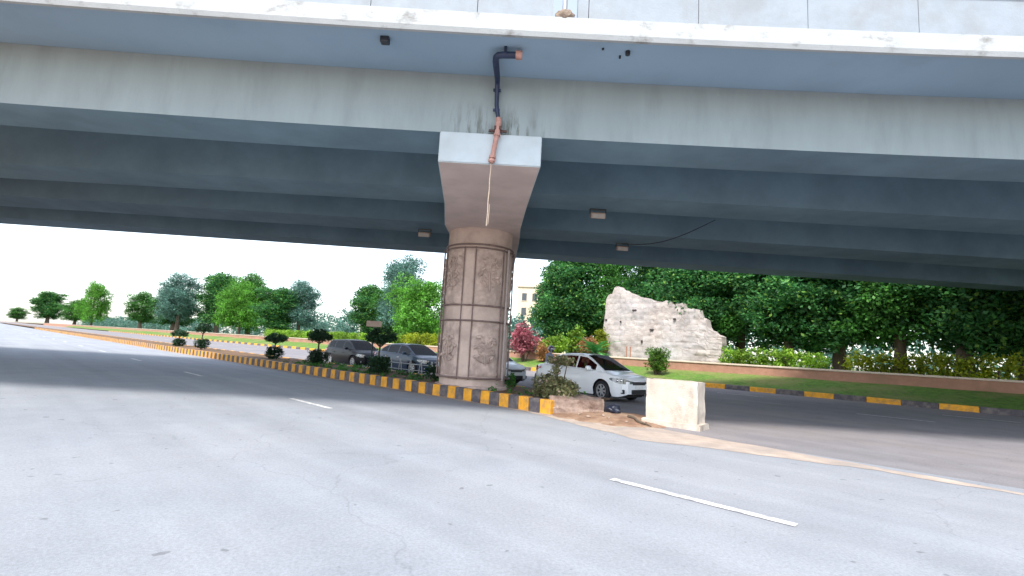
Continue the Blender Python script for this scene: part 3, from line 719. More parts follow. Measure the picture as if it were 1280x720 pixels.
        for i in range(len(A) - 1): bm.faces.new((A[i], A[i + 1], B[i + 1], B[i]))
        mesh_obj('tail_light', bm, M['redlamp'], t, 60)
    w0 = W * wid(Lh)
    bm = bmesh.new(); box(bm, (Lh + .004, 0, S['lamp_z'] - .01), (.03, w0 * 1.15, .105), None, 0, .012); gr = mesh_obj('grille', bm, M['trim'], t)
    bm = bmesh.new(); box(bm, (Lh + .022, 0, S['lamp_z'] + .03), (.014, w0 * 1.05, .018), None, 0, .004); box(bm, (Lh + .022, 0, S['lamp_z'] - .02), (.012, w0 * 1.0, .012), None, 0, .004); mesh_obj('chrome_bar', bm, M['chrome'], gr)
    bm = bmesh.new(); box(bm, (Lh + .004, 0, .36), (.03, w0 * 1.35, .13), None, 0, .02); mesh_obj('air_intake', bm, M['trim'], t)
    bm = bmesh.new(); box(bm, (Lh + .018, 0, .50), (.012, .40, .12), None, 0, .004); mesh_obj('number_plate', bm, M['plate'], t)
    bm = bmesh.new(); box(bm, (-Lh - .010, 0, .62), (.012, .40, .12), None, 0, .004); mesh_obj('number_plate', bm, M['plate'], t)
    for sg in (-1, 1):
        bm = bmesh.new(); box(bm, ((fx + rx) / 2, sg * (W * .90), .185), (fx - rx - 2 * ar - .02, .05, .09), None, 0, .012); mesh_obj('sill_trim', bm, M['trim'], t)
    return t

sedan = dict(L=4.55, W=1.76, wr=.325, fx=1.33, rx=-1.33,
    top=lambda x: slerp_(x, [(-2.28, .86), (-2.15, 1.0), (-1.55, 1.04), (-.6, .99), (.9, .955), (1.25, .93), (1.9, .84), (2.15, .755), (2.28, .66)]),
    wid=lambda x: slerp_(x, [(-2.28, .80), (-2.0, .93), (-1.2, 1.0), (1.2, 1.0), (1.8, .95), (2.12, .84), (2.28, .66)]),
    seams=[-.98, .02, .98], doors=[(-.98, .02), (.02, .98)], hood=1.22, gh=(1.42, .42, -.85, -1.82),
    roof=lambda x: lerp(x, [(-1.82, 1.03), (-1.5, 1.17), (-1.15, 1.335), (-.85, 1.405), (-.45, 1.435), (0, 1.44), (.42, 1.40), (.7, 1.285), (1.1, 1.085), (1.42, .925)]),
    rw=.60, gh_h=.44, pil_x=[-1.45, -.93, -.87, .0, .07, .98], wins=[(-1.45, -.93), (-.87, .0), (.07, .98)], lamp_z=.63, tail_z=.86)
hatch = dict(sedan); hatch.update(L=4.2, W=1.72, fx=1.28, rx=-1.25,
    top=lambda x: slerp_(x, [(-2.1, .95), (-1.9, 1.03), (-1.2, 1.02), (.9, .97), (1.25, .94), (1.8, .84), (2.0, .76), (2.1, .66)]),
    wid=lambda x: slerp_(x, [(-2.1, .84), (-1.8, .95), (-1.1, 1.0), (1.1, 1.0), (1.7, .95), (1.95, .84), (2.1, .68)]),
    gh=(1.36, .36, -1.4, -2.02),
    roof=lambda x: lerp(x, [(-2.02, 1.0), (-1.8, 1.26), (-1.6, 1.40), (-1.4, 1.455), (-.45, 1.49), (0, 1.495), (.36, 1.45), (.7, 1.31), (1.05, 1.11), (1.36, .93)]),
    gh_h=.50, pil_x=[-1.7, -.95, -.88, .0, .07, .95], wins=[(-1.62, -.95), (-.88, .0), (.07, .95)])
def lane(s, n): return P(s, n, -.003)
car('white saloon car with red seats facing right behind the drab shrub', lane(-9.98, 14.92), ROAD_ANG - R(7), M['white'], sedan, glass='glass_clear').scale = (.90, .97, 1.01)
hs2 = dict(hatch)
car('pale white hatchback mostly hidden behind the round pillar', lane(-15.9, 15.3), ROAD_ANG, M['whiteold'], hs2, seats='seat_grey')
dk = dict(sedan); dk.update(hm=M['chrome'])
car('dark blue grey saloon car left of the pillar behind the low railing', lane(-20.95, 15.2), ROAD_ANG, M['bluegrey'], dk, seats='seat_red')
car('black hatchback last in the queue, behind the tiered topiary', lane(-26.2, 15.1), ROAD_ANG, M['blackpaint'], dict(hatch), seats='seat_grey')

# ------------------------------------------------------------------ foliage
def leaf_bm(rs, blobs, n_clump, per, size, spread, aspect=.55, shell=.55, droop=0.):
    """small quads in clumps scattered near the surface of overlapping ellipsoids"""
    vol = np.array([b[3] * b[4] + b[4] * b[5] + b[3] * b[5] for b in blobs]); pr = vol / vol.sum()
    C = []
    which = rs.choice(len(blobs), n_clump, p=pr)
    for i in which:
        b = blobs[i]; d = rs.normal(size=3); d /= np.linalg.norm(d); rr = shell + (1 - shell) * rs.rand() ** .6
        C.append([b[0] + d[0] * b[3] * rr, b[1] + d[1] * b[4] * rr, b[2] + d[2] * b[5] * rr])
    C = np.array(C)
    pts = np.repeat(C, per, 0) + rs.normal(size=(n_clump * per, 3)) * spread * np.array([1, 1, .7])
    n = len(pts); sz = size * rs.uniform(.6, 1.35, n)
    a = rs.normal(size=(n, 3)); a /= np.linalg.norm(a, axis=1)[:, None]; a[:, 2] -= droop; a /= np.linalg.norm(a, axis=1)[:, None]
    h = rs.normal(size=(n, 3)) + np.array([0, 0, .8]); b = np.cross(a, h); b /= np.linalg.norm(b, axis=1)[:, None] + 1e-9
    nn = np.cross(a, b)
    V = np.empty((n, 4, 3))
    V[:, 0] = pts - a * sz[:, None] * .5; V[:, 1] = pts + b * (sz * aspect * .5)[:, None] + nn * (sz * .08)[:, None]
    V[:, 2] = pts + a * sz[:, None] * .5; V[:, 3] = pts - b * (sz * aspect * .5)[:, None] + nn * (sz * .08)[:, None]
    return V.reshape(-1, 3)
def leaf_obj(name, V, m, parent=None, loc=None):
    n = len(V) // 4; me = bpy.data.meshes.new(name)
    me.vertices.add(len(V)); me.vertices.foreach_set('co', V.ravel().astype(np.float32))
    me.loops.add(n * 4); me.loops.foreach_set('vertex_index', np.arange(n * 4, dtype=np.int32))
    me.polygons.add(n); me.polygons.foreach_set('loop_start', np.arange(0, n * 4, 4, dtype=np.int32)); me.polygons.foreach_set('loop_total', np.full(n, 4, dtype=np.int32))
    me.materials.append(m); me.update(); me.validate()
    o = link(bpy.data.objects.new(name, me)); o.parent = parent
    if loc is not None: o.location = loc
    return o
def make_tree(name, label, cat, loc, h, rad, m, seed, nb=14, clumps=520, per=16, leaf=.30, low=.25, group=None, squash=1., rz=0, spread=.30):
    rs = np.random.RandomState(seed); t = thing(name, label, cat, loc, rz, group)
    blobs = []; z0 = h * low
    for i in range(nb):
        f = rs.rand(); z = z0 + (h - z0) * (.18 + .70 * f); rr = rad * (1 - .75 * abs(f - .42) ** 1.3) * rs.uniform(.35, .85)
        a = rs.rand() * 2 * math.pi; br = rad * rs.uniform(.28, .50) * (17 / nb) ** .4
        blobs.append((rr * .75 * math.cos(a), rr * .75 * math.sin(a), z, br, br, br * .75 * squash))
    blobs.append((0, 0, z0 + (h - z0) * .5, rad * .5, rad * .5, (h - z0) * .40)); blobs.append((0, 0, h - rad * .35, rad * .35, rad * .35, rad * .33))
    bm = bmesh.new(); tr = h * .022 + .06
    lean = rs.normal(size=2) * .15
    pts = [Vector((lean[0] * q * h * .12, lean[1] * q * h * .12, q * h * .8 - .15)) for q in (0, .2, .4, .6, .8, 1)]
    tube(bm, pts, [tr * k for k in (1.35, 1, .85, .65, .45, .2)], 9)
    for b in blobs[:12]:
        st = pts[2 if b[2] < h * .6 else 3]; e = Vector(b[:3]); mid = (st + e) / 2 + Vector((0, 0, .1 * h * .3))
        tube(bm, [st, mid, e], [tr * .5, tr * .3, tr * .1], 6)
    mesh_obj('trunk', bm, M['bark'], t, 50)
    leaf_obj('crown', leaf_bm(rs, blobs, clumps, per, leaf, spread), m, t)
    return t
def make_bush(name, label, cat, loc, rx, ry, h, m, seed, clumps=160, per=12, leaf=.14, spread=.12, group=None, base=.12, rz=0, nb=7, tops=()):
    rs = np.random.RandomState(seed); t = thing(name, label, cat, loc, rz, group); blobs = []
    for i in range(nb):
        a = rs.rand() * 2 * math.pi; q = rs.rand() ** .6 * .62
        hh = h * rs.uniform(.3, .44)
        blobs.append((rx * q * math.cos(a), ry * q * math.sin(a), h * base + hh * rs.uniform(.9, 1.25), rx * .42, ry * .42, hh))
    blobs += list(tops)
    bm = bmesh.new()
    for b in blobs:
        tube(bm, [Vector((b[0] * .25, b[1] * .25, -.06)), Vector((b[0] * .7, b[1] * .7, b[2] * .55)), Vector((b[0], b[1], b[2] + b[5] * .5))], [.03 * h ** .5, .022 * h ** .5, .008], 6)
    mesh_obj('stems', bm, M['bark'], t, 50)
    leaf_obj('foliage', leaf_bm(rs, blobs, clumps, per, leaf, spread), m, t)
    return t

# --- plants on the median
make_bush('shrub', 'drab olive shrub on the median in front of the white saloon car', 'shrub', P(-7.95, 10.35, .24), .60, .55, .62, M['leaf_drab'], 4, 330, 18, .08, .06,
          tops=((-.02, .0, .80, .10, .10, .16), (.05, .02, 1.02, .26, .24, .10), (.28, .0, 1.0, .16, .16, .07)), nb=9)
make_bush('weed', 'small green weed beside the right foot of the pillar', 'weed', P(-10.72, 11.6, .24), .22, .22, .50, M['leaf_mid'], 9, 24, 8, .10, .05, nb=4)
make_bush('weed', 'leafy green plant beside the left foot of the pillar', 'weed', P(-13.75, 10.95, .24), .28, .28, .62, M['leaf_top'], 12, 44, 10, .11, .06, nb=5)
def topiary(label, s, n, seed, sc_=1.):
    t = thing('topiary_tree', label, 'topiary', P(s, n, .24), seed, 'topiary trees along the median'); rs = np.random.RandomState(seed)
    bm = bmesh.new(); tube(bm, [(0, 0, -.1), (.03, 0, .7 * sc_), (-.02, .02, 1.35 * sc_)], [.045, .04, .03], 8)
    for a in range(6): tube(bm, [(0, 0, 1.05 * sc_), (.36 * math.cos(a * 1.05), .36 * math.sin(a * 1.05), 1.34 * sc_)], [.025, .012], 6)
    mesh_obj('trunk', bm, M['bark'], t, 50)
    bl = [(.30 * math.cos(a * 1.05), .30 * math.sin(a * 1.05), 1.40 * sc_ + .06 * math.sin(a * 2.3), .30, .30, .17) for a in range(6)] + [(0, 0, 1.55 * sc_, .36, .36, .22)]
    leaf_obj('crown', leaf_bm(rs, bl, 230, 14, .08, .05), M['leaf_top'], t)
    bl = [(.22 * math.cos(a * 1.6 + 1), .22 * math.sin(a * 1.6 + 1), .42 * sc_, .26, .26, .33) for a in range(4)]
    leaf_obj('lower_crown', leaf_bm(rs, bl, 170, 14, .08, .05), M['leaf_top'], t)
    return t
topiary('dark tiered topiary tree by the beige sign on the median', -16.35, 10.45, 3)
for i, (s, lab) in enumerate(((-22.3, 'dark tiered topiary tree on the median, second one left of the pillar'), (-28.0, 'dark tiered topiary tree on the median, third one left of the pillar'), (-39.5, 'dark tiered topiary tree on the median, fourth one left of the pillar'), (-46.5, 'dark tiered topiary tree on the median, fifth and smallest left of the pillar'))):
    topiary(lab, s, 11.0 + .35 * (i % 2), 21 + i, (.95, .78, 1.05, .72)[i])
# tufts of ground cover on the soil
rs = np.random.RandomState(5); bl = []
for i in range(150):
    s, n = rs.uniform(-24, -8), rs.uniform(9.95, 12.5)
    p = P(s, n, .29)
    if (p - Vector((PX, PY, .29))).length < 1.25: continue
    bl.append((p.x, p.y, p.z, .16, .16, .05))
o = leaf_obj('ground_cover', leaf_bm(rs, bl, 420, 9, .09, .07), M['leaf_mid']); tag(o, 'low green weeds growing on the median soil', 'ground cover', kind='stuff')

# low steel railing on the median, in front of the dark car
t = thing('railing', 'low grey steel railing with splayed legs on the median', 'railing', P(-17.3, 12.35, .2), ROAD_ANG)
bm = bmesh.new(); tube(bm, [(-1.9, 0, .46), (1.9, 0, .46)], .018, 8); mesh_obj('top_rail', bm, M['greymetal'], t, 50)
bm = bmesh.new(); tube(bm, [(-1.9, 0, .22), (1.9, 0, .22)], .014, 8); mesh_obj('lower_rail', bm, M['greymetal'], t, 50)
for x in (-1.8, -1.1, -.4, .3, 1.0, 1.7):
    bm = bmesh.new(); tube(bm, [(x - .13, 0, 0), (x - .02, 0, .62)], .02, 8); tube(bm, [(x + .13, 0, 0), (x + .02, 0, .62)], .02, 8); mesh_obj('splayed_leg', bm, M['greymetal'], t, 50)
# beige sign board on a post
t = thing('sign', 'small blank beige sign board on a dark post above the topiary', 'sign', P(-18.1, 11.2, .36), R(8))
bm = bmesh.new(); tube(bm, [(0, 0, -.1), (0, 0, 1.75)], .03, 10); mesh_obj('post', bm, M['darkmetal'], t, 50)
bm = bmesh.new(); box(bm, (0, -.03, 1.84), (.62, .04, .24), None, 0, .012); mesh_obj('board', bm, M['beigemetal'], t)
# broken concrete block, rubber scrap, stones and cream block at the end of the median
def rough_box(size, seed, amp, sub=5):
    bm = bmesh.new(); bmesh.ops.create_cube(bm, size=1); bmesh.ops.subdivide_edges(bm, edges=bm.edges, cuts=sub * 2, use_grid_fill=True)
    for v in bm.verts:
        c = Vector((v.co.x * size[0], v.co.y * size[1], v.co.z * size[2])); q = c * 3 + Vector((seed, seed * 2, 0))
        d = Vector((mnoise.noise(q), mnoise.noise(q + Vector((9, 0, 0))), mnoise.noise(q + Vector((0, 9, 0))))) * amp
        d += Vector((mnoise.noise(q * 3), mnoise.noise(q * 3 + Vector((5, 0, 0))), mnoise.noise(q * 3 + Vector((0, 5, 0))))) * amp * .4
        v.co = c + d
    return bm
bm = rough_box((1.30, .75, .46), 3, .055, 10)
for v in bm.verts:
    if v.co.z < 0: v.co.x *= 1 + .12 * mnoise.noise(v.co * 4); v.co.y -= .03
o = mesh_obj('concrete_block', bm, M['concrete'], smooth=40); o.location = (1.74, 12.62, .17); o.rotation_euler = (R(2), R(2), R(-4))
tag(o, 'broken brown concrete block at the end of the striped kerb', 'concrete block')
bm = bmesh.new(); bmesh.ops.create_icosphere(bm, subdivisions=4, radius=1)
for v in bm.verts:
    q = v.co.copy(); v.co = Vector((q.x * .20, q.y * .17, q.z * .13)) * (1 + .35 * mnoise.noise(q * 1.7) + .12 * mnoise.noise(q * 5))
    if v.co.z < -.07: v.co.z = -.07
o = mesh_obj('bin_bag', bm, mat('bag_plastic', (.02, .024, .04), .35, .2, 6, .4, 25.), smooth=60); o.location = P(-6.43, 10.65, .185); tag(o, 'crumpled black plastic bag lying on the dirt by the broken block', 'bag')
rr = random.Random(8)
for i, (s, n, r) in enumerate(((-6.35, 10.1, .038), (-6.15, 10.0, .03), (-6.6, 9.85, .045), (-5.7, 10.0, .035), (-5.45, 10.35, .05), (-5.9, 9.7, .03), (-6.9, 9.9, .035), (-5.2, 9.9, .03))):
    bm = bmesh.new(); bmesh.ops.create_icosphere(bm, subdivisions=2, radius=1)
    for v in bm.verts: q = v.co.copy(); v.co = Vector((q.x * 1.3, q.y, q.z * .7)) * r * (1 + .35 * mnoise.noise(q * 1.3 + Vector((i * 7, 0, 0))))
    o = mesh_obj('stone', bm, M['pebble'], smooth=40); o.location = P(s, n, dirt_z(s, n) + r * .4); o.rotation_euler = (0, 0, i * 1.3)
    tag(o, 'small pale stone lying on the dirt at the median end', 'stone', 'stones on the dirt patch')
bm = bmesh.new(); tube(bm, [P(-5.95 + .11 * i, 10.5 - .06 * i + .06 * math.sin(i * 1.1), dirt_z(-5.95 + .11 * i, 10.5 - .06 * i) + .025) for i in range(8)], [.03, .035, .03, .028, .03, .025, .02, .012], 7)
tag(mesh_obj('stick', bm, M['bark'], smooth=50), 'crooked brown stick lying on the dirt beside the cream block', 'stick')
bm = rough_box((1.15, .5, 1.0), 6, .022, 10)
for v in bm.verts: v.co.z += .5
b2 = rough_box((1.3, .62, .16), 9, .02, 8)
for v in b2.verts: v.co.z += .03
me_ = bpy.data.meshes.new('footing'); b2.to_mesh(me_); b2.free(); bm.from_mesh(me_); bpy.data.meshes.remove(me_)
o = mesh_obj('concrete_block', bm, M['cream'], smooth=30); o.location = P(-5.0, 10.9, 0); o.rotation_euler = (0, 0, ROAD_ANG + R(4)); tag(o, 'tall cream concrete block on a footing at the median opening', 'concrete block')

# ------------------------------------------------------------------ verge and garden planting
def z_at(n): return 1.12 if n > WALL_N + .2 else .2 + max(0, n - N_FAR - .22) / (WALL_N - N_FAR) * .62
def at(s, n): return P(s, n, z_at(n) - .03)
make_bush('red_shrub', 'red leaved shrub on the verge just right of the pillar', 'shrub', at(-26.55, 30.2), 1.5, 1.35, 2.75, M['leaf_red'], 31, 210, 14, .22, .17, base=.22)
make_bush('shrub', 'yellow green spreading shrub between the red shrub and the palm', 'shrub', at(-24.88, 32.2), 1.6, 1.2, 1.75, M['leaf_lime'], 32, 220, 14, .18, .16)
make_bush('shrub', 'rust tinged shrub behind the fan palm', 'shrub', at(-22.40, 33.2), 1.3, 1.0, 1.65, M['leaf_rust'], 33, 170, 14, .18, .15)
make_bush('shrub', 'tall lime green shrub standing left of the fan palm', 'shrub', at(-24.23, 33.6), .9, .9, 2.5, M['leaf_lime'], 34, 150, 14, .20, .16, nb=8)
make_bush('shrub', 'yellow topped shrub against the left edge of the ruined wall', 'shrub', at(-21.89, 34.0), .8, .8, 2.35, M['leaf_yellow'], 35, 120, 14, .20, .15)
make_bush('shrub', 'pinkish drab shrub beside the red shrub', 'shrub', at(-24.74, 30.6), 1.0, .9, 1.45, M['leaf_rust'], 36, 120, 13, .15, .13)
def palm(label, loc, seed):
    t = thing('fan_palm', label, 'palm', loc, 0); rs = random.Random(seed)
    bm = bmesh.new(); tube(bm, [(0, 0, -.1), (0, 0, .35)], [.16, .12], 10); mesh_obj('trunk', bm, M['bark'], t, 50)
    for i in range(26):
        a = i * 2.4 + rs.uniform(-.2, .2); el = rs.uniform(.15, 1.35); L = rs.uniform(.95, 1.5); bm = bmesh.new(); pts = []
        for k in range(7):
            q = k / 6; rr_ = L * q * math.cos(el - q * .8); zz = .3 + L * q * math.sin(el - q * .55)
            pts.append(Vector((rr_ * math.cos(a), rr_ * math.sin(a), zz)))
        sd_ = Vector((-math.sin(a), math.cos(a), 0))
        for k in range(6):
            w_ = .055 * math.sin(math.pi * (k + .6) / 7) + .01
            for sg in (-1, 1):
                b = pts[k]; c = pts[k + 1]; e = b + (c - b) * 1.6 + sd_ * sg * (.26 * math.sin(math.pi * (k + 1) / 7.5)) + Vector((0, 0, -.03))
                bm.faces.new([bm.verts.new(q_) for q_ in (b, c, e)])
        mesh_obj('frond', bm, M['leaf_palm'], t)
    return t
palm('low fan palm with arching fronds in front of the ruined wall', at(-21.02, 32.0), 4).scale = (1.3, 1.3, 1.3)
make_bush('round_topiary', 'clipped round green bush at the right end of the ruined wall', 'bush', at(-14.64, 29.3), .72, .72, 1.85, M['leaf_round'], 37, 320, 16, .10, .07, base=.10, nb=14)
def hedge(label, s0, s1, n, h, m, seed, dep=.9, leaf=.17):
    a, b = at(s0, n), at(s1, n); L = (b - a).length; t = thing('hedge', label, 'hedge', (a + b) / 2, math.atan2(b.y - a.y, b.x - a.x)); rs = np.random.RandomState(seed)
    k = max(3, int(L / .7)); bl = [(-L / 2 + L * (i + .5) / k, rs.uniform(-.15, .15), h * .52, .62, dep * .5, h * rs.uniform(.42, .56)) for i in range(k)]
    leaf_obj('foliage', leaf_bm(rs, bl, int(k * 46), 13, leaf, .13), m, t)
    bm = bmesh.new()
    for q in bl: tube(bm, [(q[0], q[1], -.08), (q[0] + .05, q[1], h * .5)], .03, 6)
    mesh_obj('stems', bm, M['bark'], t); return t
hedge('yellow green hedge on the verge left of the pillar', -45.65, -37.09, 32.2, 1.5, M['leaf_yellow'], 41)
hedge('lime green hedge far left beyond the queue of cars', -83.56, -46.39, 32.2, 1.3, M['leaf_lime'], 42)
hedge('lime hedge low in front of the trees right of the ruined wall', -11.70, -6.24, 32.4, 1.2, M['leaf_lime'], 43)
hedge('yellow hedge at the far right end of the raised garden', -5.11, 1.83, 32.4, 1.3, M['leaf_yellow'], 44)

# trees beyond the road: (kind, s, n, height, radius)
protos = {}
def tree_kind(kind, label, loc, h, rad, seed, group=None, **kw):
    if kind not in protos:
        protos[kind] = (make_tree(kw.get('nm', 'tree'), label, 'tree', loc, h, rad, kw['m'], seed, **{k: v for k, v in kw.items() if k not in ('m', 'nm')}), h, rad)
        o = protos[kind][0]
    else:
        p, h0, r0_ = protos[kind]; o = copy_tree(p); o.location = loc; o.scale = (rad / r0_, rad / r0_, h / h0); o['label'] = label
        if 'group' in o: del o['group']
    o.rotation_euler = (0, 0, seed * 1.7)
    if group: o['group'] = group
    return o
G1, G2 = 'trees beyond the road left of the pillar', 'trees beyond the road right of the pillar'
kb = dict(m=M['leaf_bright'], nb=24, clumps=1300, per=18, leaf=.24, low=.02, spread=.28)
kl = dict(m=M['leaf_haze'], nb=32, clumps=1500, per=20, leaf=.26, low=.04, spread=.36)
kd = dict(m=M['leaf_dark'], nb=34, clumps=1150, per=28, leaf=.23, low=.05, spread=.27)
km = dict(m=M['leaf_mid'], nb=30, clumps=950, per=26, leaf=.24, low=.06, spread=.28)
tree_kind('b', 'bright green leafy tree left of the pillar behind the yellow hedge', at(-48.01, 36), 7.9, 5.2, 1, G1, **kb)
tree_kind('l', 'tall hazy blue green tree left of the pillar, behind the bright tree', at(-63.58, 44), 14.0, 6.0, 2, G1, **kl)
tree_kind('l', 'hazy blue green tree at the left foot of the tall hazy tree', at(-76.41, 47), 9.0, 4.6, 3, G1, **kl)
tree_kind('b', 'low bright green tree touching the left edge of the pillar', at(-54.70, 46), 5.4, 4.0, 4, G1, **kb)
tree_kind('d', 'dark dense tree right of the pillar, behind the red shrub', at(-30.58, 39.6), 9.6, 3.2, 5, G2, **kd)
tree_kind('d', 'dark dense tree rising between the cream building and the ruined wall', at(-28.99, 41), 11.5, 4.3, 6, G2, **kd)
tree_kind('m', 'mid green tree with lighter leaves showing above the ruined wall', at(-26.03, 43), 11.5, 4.2, 7, G2, **km)
tree_kind('d', 'dark dense tree rising behind the right half of the ruined wall', at(-21.14, 42), 11.0, 4.4, 8, G2, **kd)
# the row runs on along the road on both sides
left = [('m', -68.52, 38, 9.5, 4.8, 'mid green tree in the roadside row, next left after the hazy trees'),
        ('d', -72.94, 36, 11.5, 5.2, 'dark dense tree in the roadside row, first dark one left of the hazy trees'),
        ('m', -92.14, 40, 13, 5.6, 'hazy blue green tree in the roadside row above the lime hedge'),
        ('d', -93.42, 36, 11, 5.4, 'dark dense tree in the roadside row above the left end of the lime hedge'),
        ('d', -116.72, 40, 14, 6.2, 'bright green broad tree in the left roadside row, middle of the row'),
        ('m', -119.93, 36, 13, 6.4, 'mid green round tree in the left roadside row just left of the lime hedge'),
        ('d', -153.60, 40, 16, 7.4, 'tall dark tree in the left row between a round green and a hazy tree'),
        ('m', -160.50, 36, 14, 7.2, 'hazy blue green tree well to the left in the roadside row'),
        ('d', -201.93, 38, 17, 8.4, 'dark wide tree far to the left in the roadside row'),
        ('m', -231.86, 36, 16, 8.5, 'mid green tree far to the left, where the road narrows'),
        ('d', -289.74, 36, 18, 9.5, 'bright green tree near the left vanishing end of the road'),
        ('m', -379.08, 36, 19, 10, 'mid green tree near the left vanishing end of the road'),
        ('d', -507.52, 35, 21, 11.5, 'dark tree at the left vanishing end of the road'),
        ('m', -852.56, 35, 24, 14, 'leftmost mid green tree where the road vanishes')]
vr = random.Random(19)
left = [(('l' if i in (2, 7) else 'b' if i in (4, 10) else k), s_ + vr.uniform(-2, 2), n + vr.uniform(-1, 9), h * vr.uniform(.72, 1.22), r_ * vr.uniform(.8, 1.15), lab) for i, (k, s_, n, h, r_, lab) in enumerate(left)]
for i, (k, s_, n, h, r_, lab) in enumerate(left): tree_kind(k, lab, at(s_, n), h, r_, 20 + i, G1)
right = [('d', -15.70, 38, 10.0, 4.0, 'dark dense tree just right of the end of the ruined wall'), ('m', -13.24, 40, 11, 4.4, 'mid green tree in the right row behind the lime hedge'), ('d', -9.32, 37.5, 9.5, 4.0, 'dark dense tree in the right row, near the gap between hedges'),
         ('d', -6.60, 39, 11, 4.4, 'dark dense tree in the right row above the yellow hedge'), ('m', -3.37, 38, 10.5, 4.2, 'mid green tree in the right row above the yellow hedge'), ('d', -0.50, 37, 10.5, 4.3, 'dark dense tree second from the right edge'), ('d', 2.00, 38, 11, 4.4, 'dark dense tree at the right edge of the garden')]
for i, (k, s_, n, h, r_, lab) in enumerate(right): tree_kind(k, lab, at(s_, n), h, r_, 40 + i, G2)

rs = np.random.RandomState(77); bl = []
for i in range(260):
    p = P(80 - i * 1.75 - max(0, i - 140) * 1.5, 66 + rs.uniform(-5, 5), 0); h = rs.uniform(3.0, 5.0); bl.append((p.x, p.y, 1.1 + h * .75, 2.4, 2.4, h))
o = leaf_obj('distant_wood', leaf_bm(rs, bl, 6500, 14, .62, .55), M['leaf_haze']); tag(o, 'distant pale green wood behind the roadside trees', 'wood', kind='stuff')

# ruined stone wall: irregular outline, real thickness
wa = at(-22.20, 35.2); wb = at(-12.63, 35.0); wa.z = wb.z = .9
Lw = (wb - wa).length
t = thing('ruined_wall', 'tall ruined pale stone wall with a ragged sloping top among trees', 'ruined wall', wa, math.atan2(wb.y - wa.y, wb.x - wa.x))
def wtop(u):
    x = u * Lw
    return lerp(x, [(0, 3.6), (.12, 4.5), (.35, 5.3), (.55, 5.55), (.75, 5.35), (1.0, 5.95), (1.35, 6.05), (1.6, 5.8), (2.2, 5.55), (3.0, 5.2), (3.6, 5.05), (4.4, 4.85), (4.5, 4.7), (5.6, 4.75), (5.75, 4.5), (6.8, 4.55), (7.0, 4.1), (7.9, 4.15), (8.05, 3.5), (8.5, 3.4), (8.6, 2.7), (Lw, 2.2)]) + .12 * mnoise.noise(Vector((x * 3, 0, 0)))
nx_, nzv = 96, 48; bm = bmesh.new(); F_ = {}; Bk = {}
for i in range(nx_ + 1):
    for j in range(nzv + 1):
        u = i / nx_; v = j / nzv; x = u * Lw - (.42 * (1 - v) if False else 0); z = v * wtop(u)
        x += (.35 * (v - .55) if u < .02 else 0) + .06 * mnoise.noise(Vector((u * 20, z * 2, 2)))
        course = .035 * (1 if (z % .42) > .05 else 0)
        d = .09 * mnoise.noise(Vector((x * .8, z * .8, 1))) + .045 * mnoise.noise(Vector((x * 2.6, z * 3.4, 7))) + .03 * mnoise.noise(Vector((x * 7, z * 9, 3)))
        F_[i, j] = bm.verts.new((x, -.4 - d - course, z)); Bk[i, j] = bm.verts.new((x, .4 + d, z))
for i in range(nx_):
    for j in range(nzv):
        bm.faces.new((F_[i, j], F_[i + 1, j], F_[i + 1, j + 1], F_[i, j + 1])); bm.faces.new((Bk[i + 1, j], Bk[i, j], Bk[i, j + 1], Bk[i + 1, j + 1]))
    bm.faces.new((F_[i, nzv], F_[i + 1, nzv], Bk[i + 1, nzv], Bk[i, nzv]))
for j in range(nzv):
    bm.faces.new((F_[0, j], F_[0, j + 1], Bk[0, j + 1], Bk[0, j])); bm.faces.new((F_[nx_, j + 1], F_[nx_, j], Bk[nx_, j], Bk[nx_, j + 1]))
fixn(bm); mesh_obj('masonry', bm, M['stone'], t, 50)
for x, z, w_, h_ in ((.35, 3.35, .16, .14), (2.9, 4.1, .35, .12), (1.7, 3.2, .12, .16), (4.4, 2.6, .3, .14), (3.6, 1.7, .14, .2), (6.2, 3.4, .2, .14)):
    bm = bmesh.new(); box(bm, (x, -.50, z), (w_, .12, h_), None, 0, .03); mesh_obj('putlog_hole_shade', bm, plain('hole_shadow', (.05, .04, .04), .95), t)  # solid dark blocks on the face; the holes' shade is their colour
# two short posts by the ruin
for s_ in (-18.73, -18.41):
    o_ = at(s_, 32.6); bm = bmesh.new(); tube(bm, [(0, 0, -.1), (0, 0, 1.0)], .05, 8); box(bm, (0, 0, 1.02), (.13, .13, .05), None, 0, .01)
    p = mesh_obj('post', bm, M['terracotta'], smooth=40); p.location = o_; tag(p, 'short brown post standing before the ruined wall', 'post', 'posts before the ruined wall')

# cream apartment building behind the trees
bx = P(-71.26, 78); bx.z = 1.1
t = thing('apartment_building', 'cream apartment building just right of the pillar behind the trees', 'building', bx, R(-8))
bm = bmesh.new(); box(bm, (7, 6, 6.4), (14, 12, 14.4), None, 0, .03); mesh_obj('wall', bm, M['building'], t)
bm = bmesh.new(); box(bm, (7, 6, 13.75), (14.5, 12.5, .3), None, 0, .03); box(bm, (7, 5.8, 14.2), (13.6, 11.6, .6), None, 0, .03); mesh_obj('roof', bm, M['coping'], t)
for fl in range(4):
    for k in range(6):
        x = 1.5 + k * 2.2; z = 2.2 + fl * 3.1
        bm = bmesh.new()
        for (cx_, cz, sx, sz) in ((-.55, 0, .1, 1.7), (.55, 0, .1, 1.7), (0, .83, 1.0, .1), (0, -.85, 1.3, .1)): box(bm, (x + cx_, -.03, z + cz), (sx, .12, sz))
        wn = mesh_obj('window', bm, M['coping'], t)
        bm = bmesh.new(); box(bm, (x, -.012, z), (1.0, .03, 1.6)); mesh_obj('pane', bm, M['winglass'], wn)

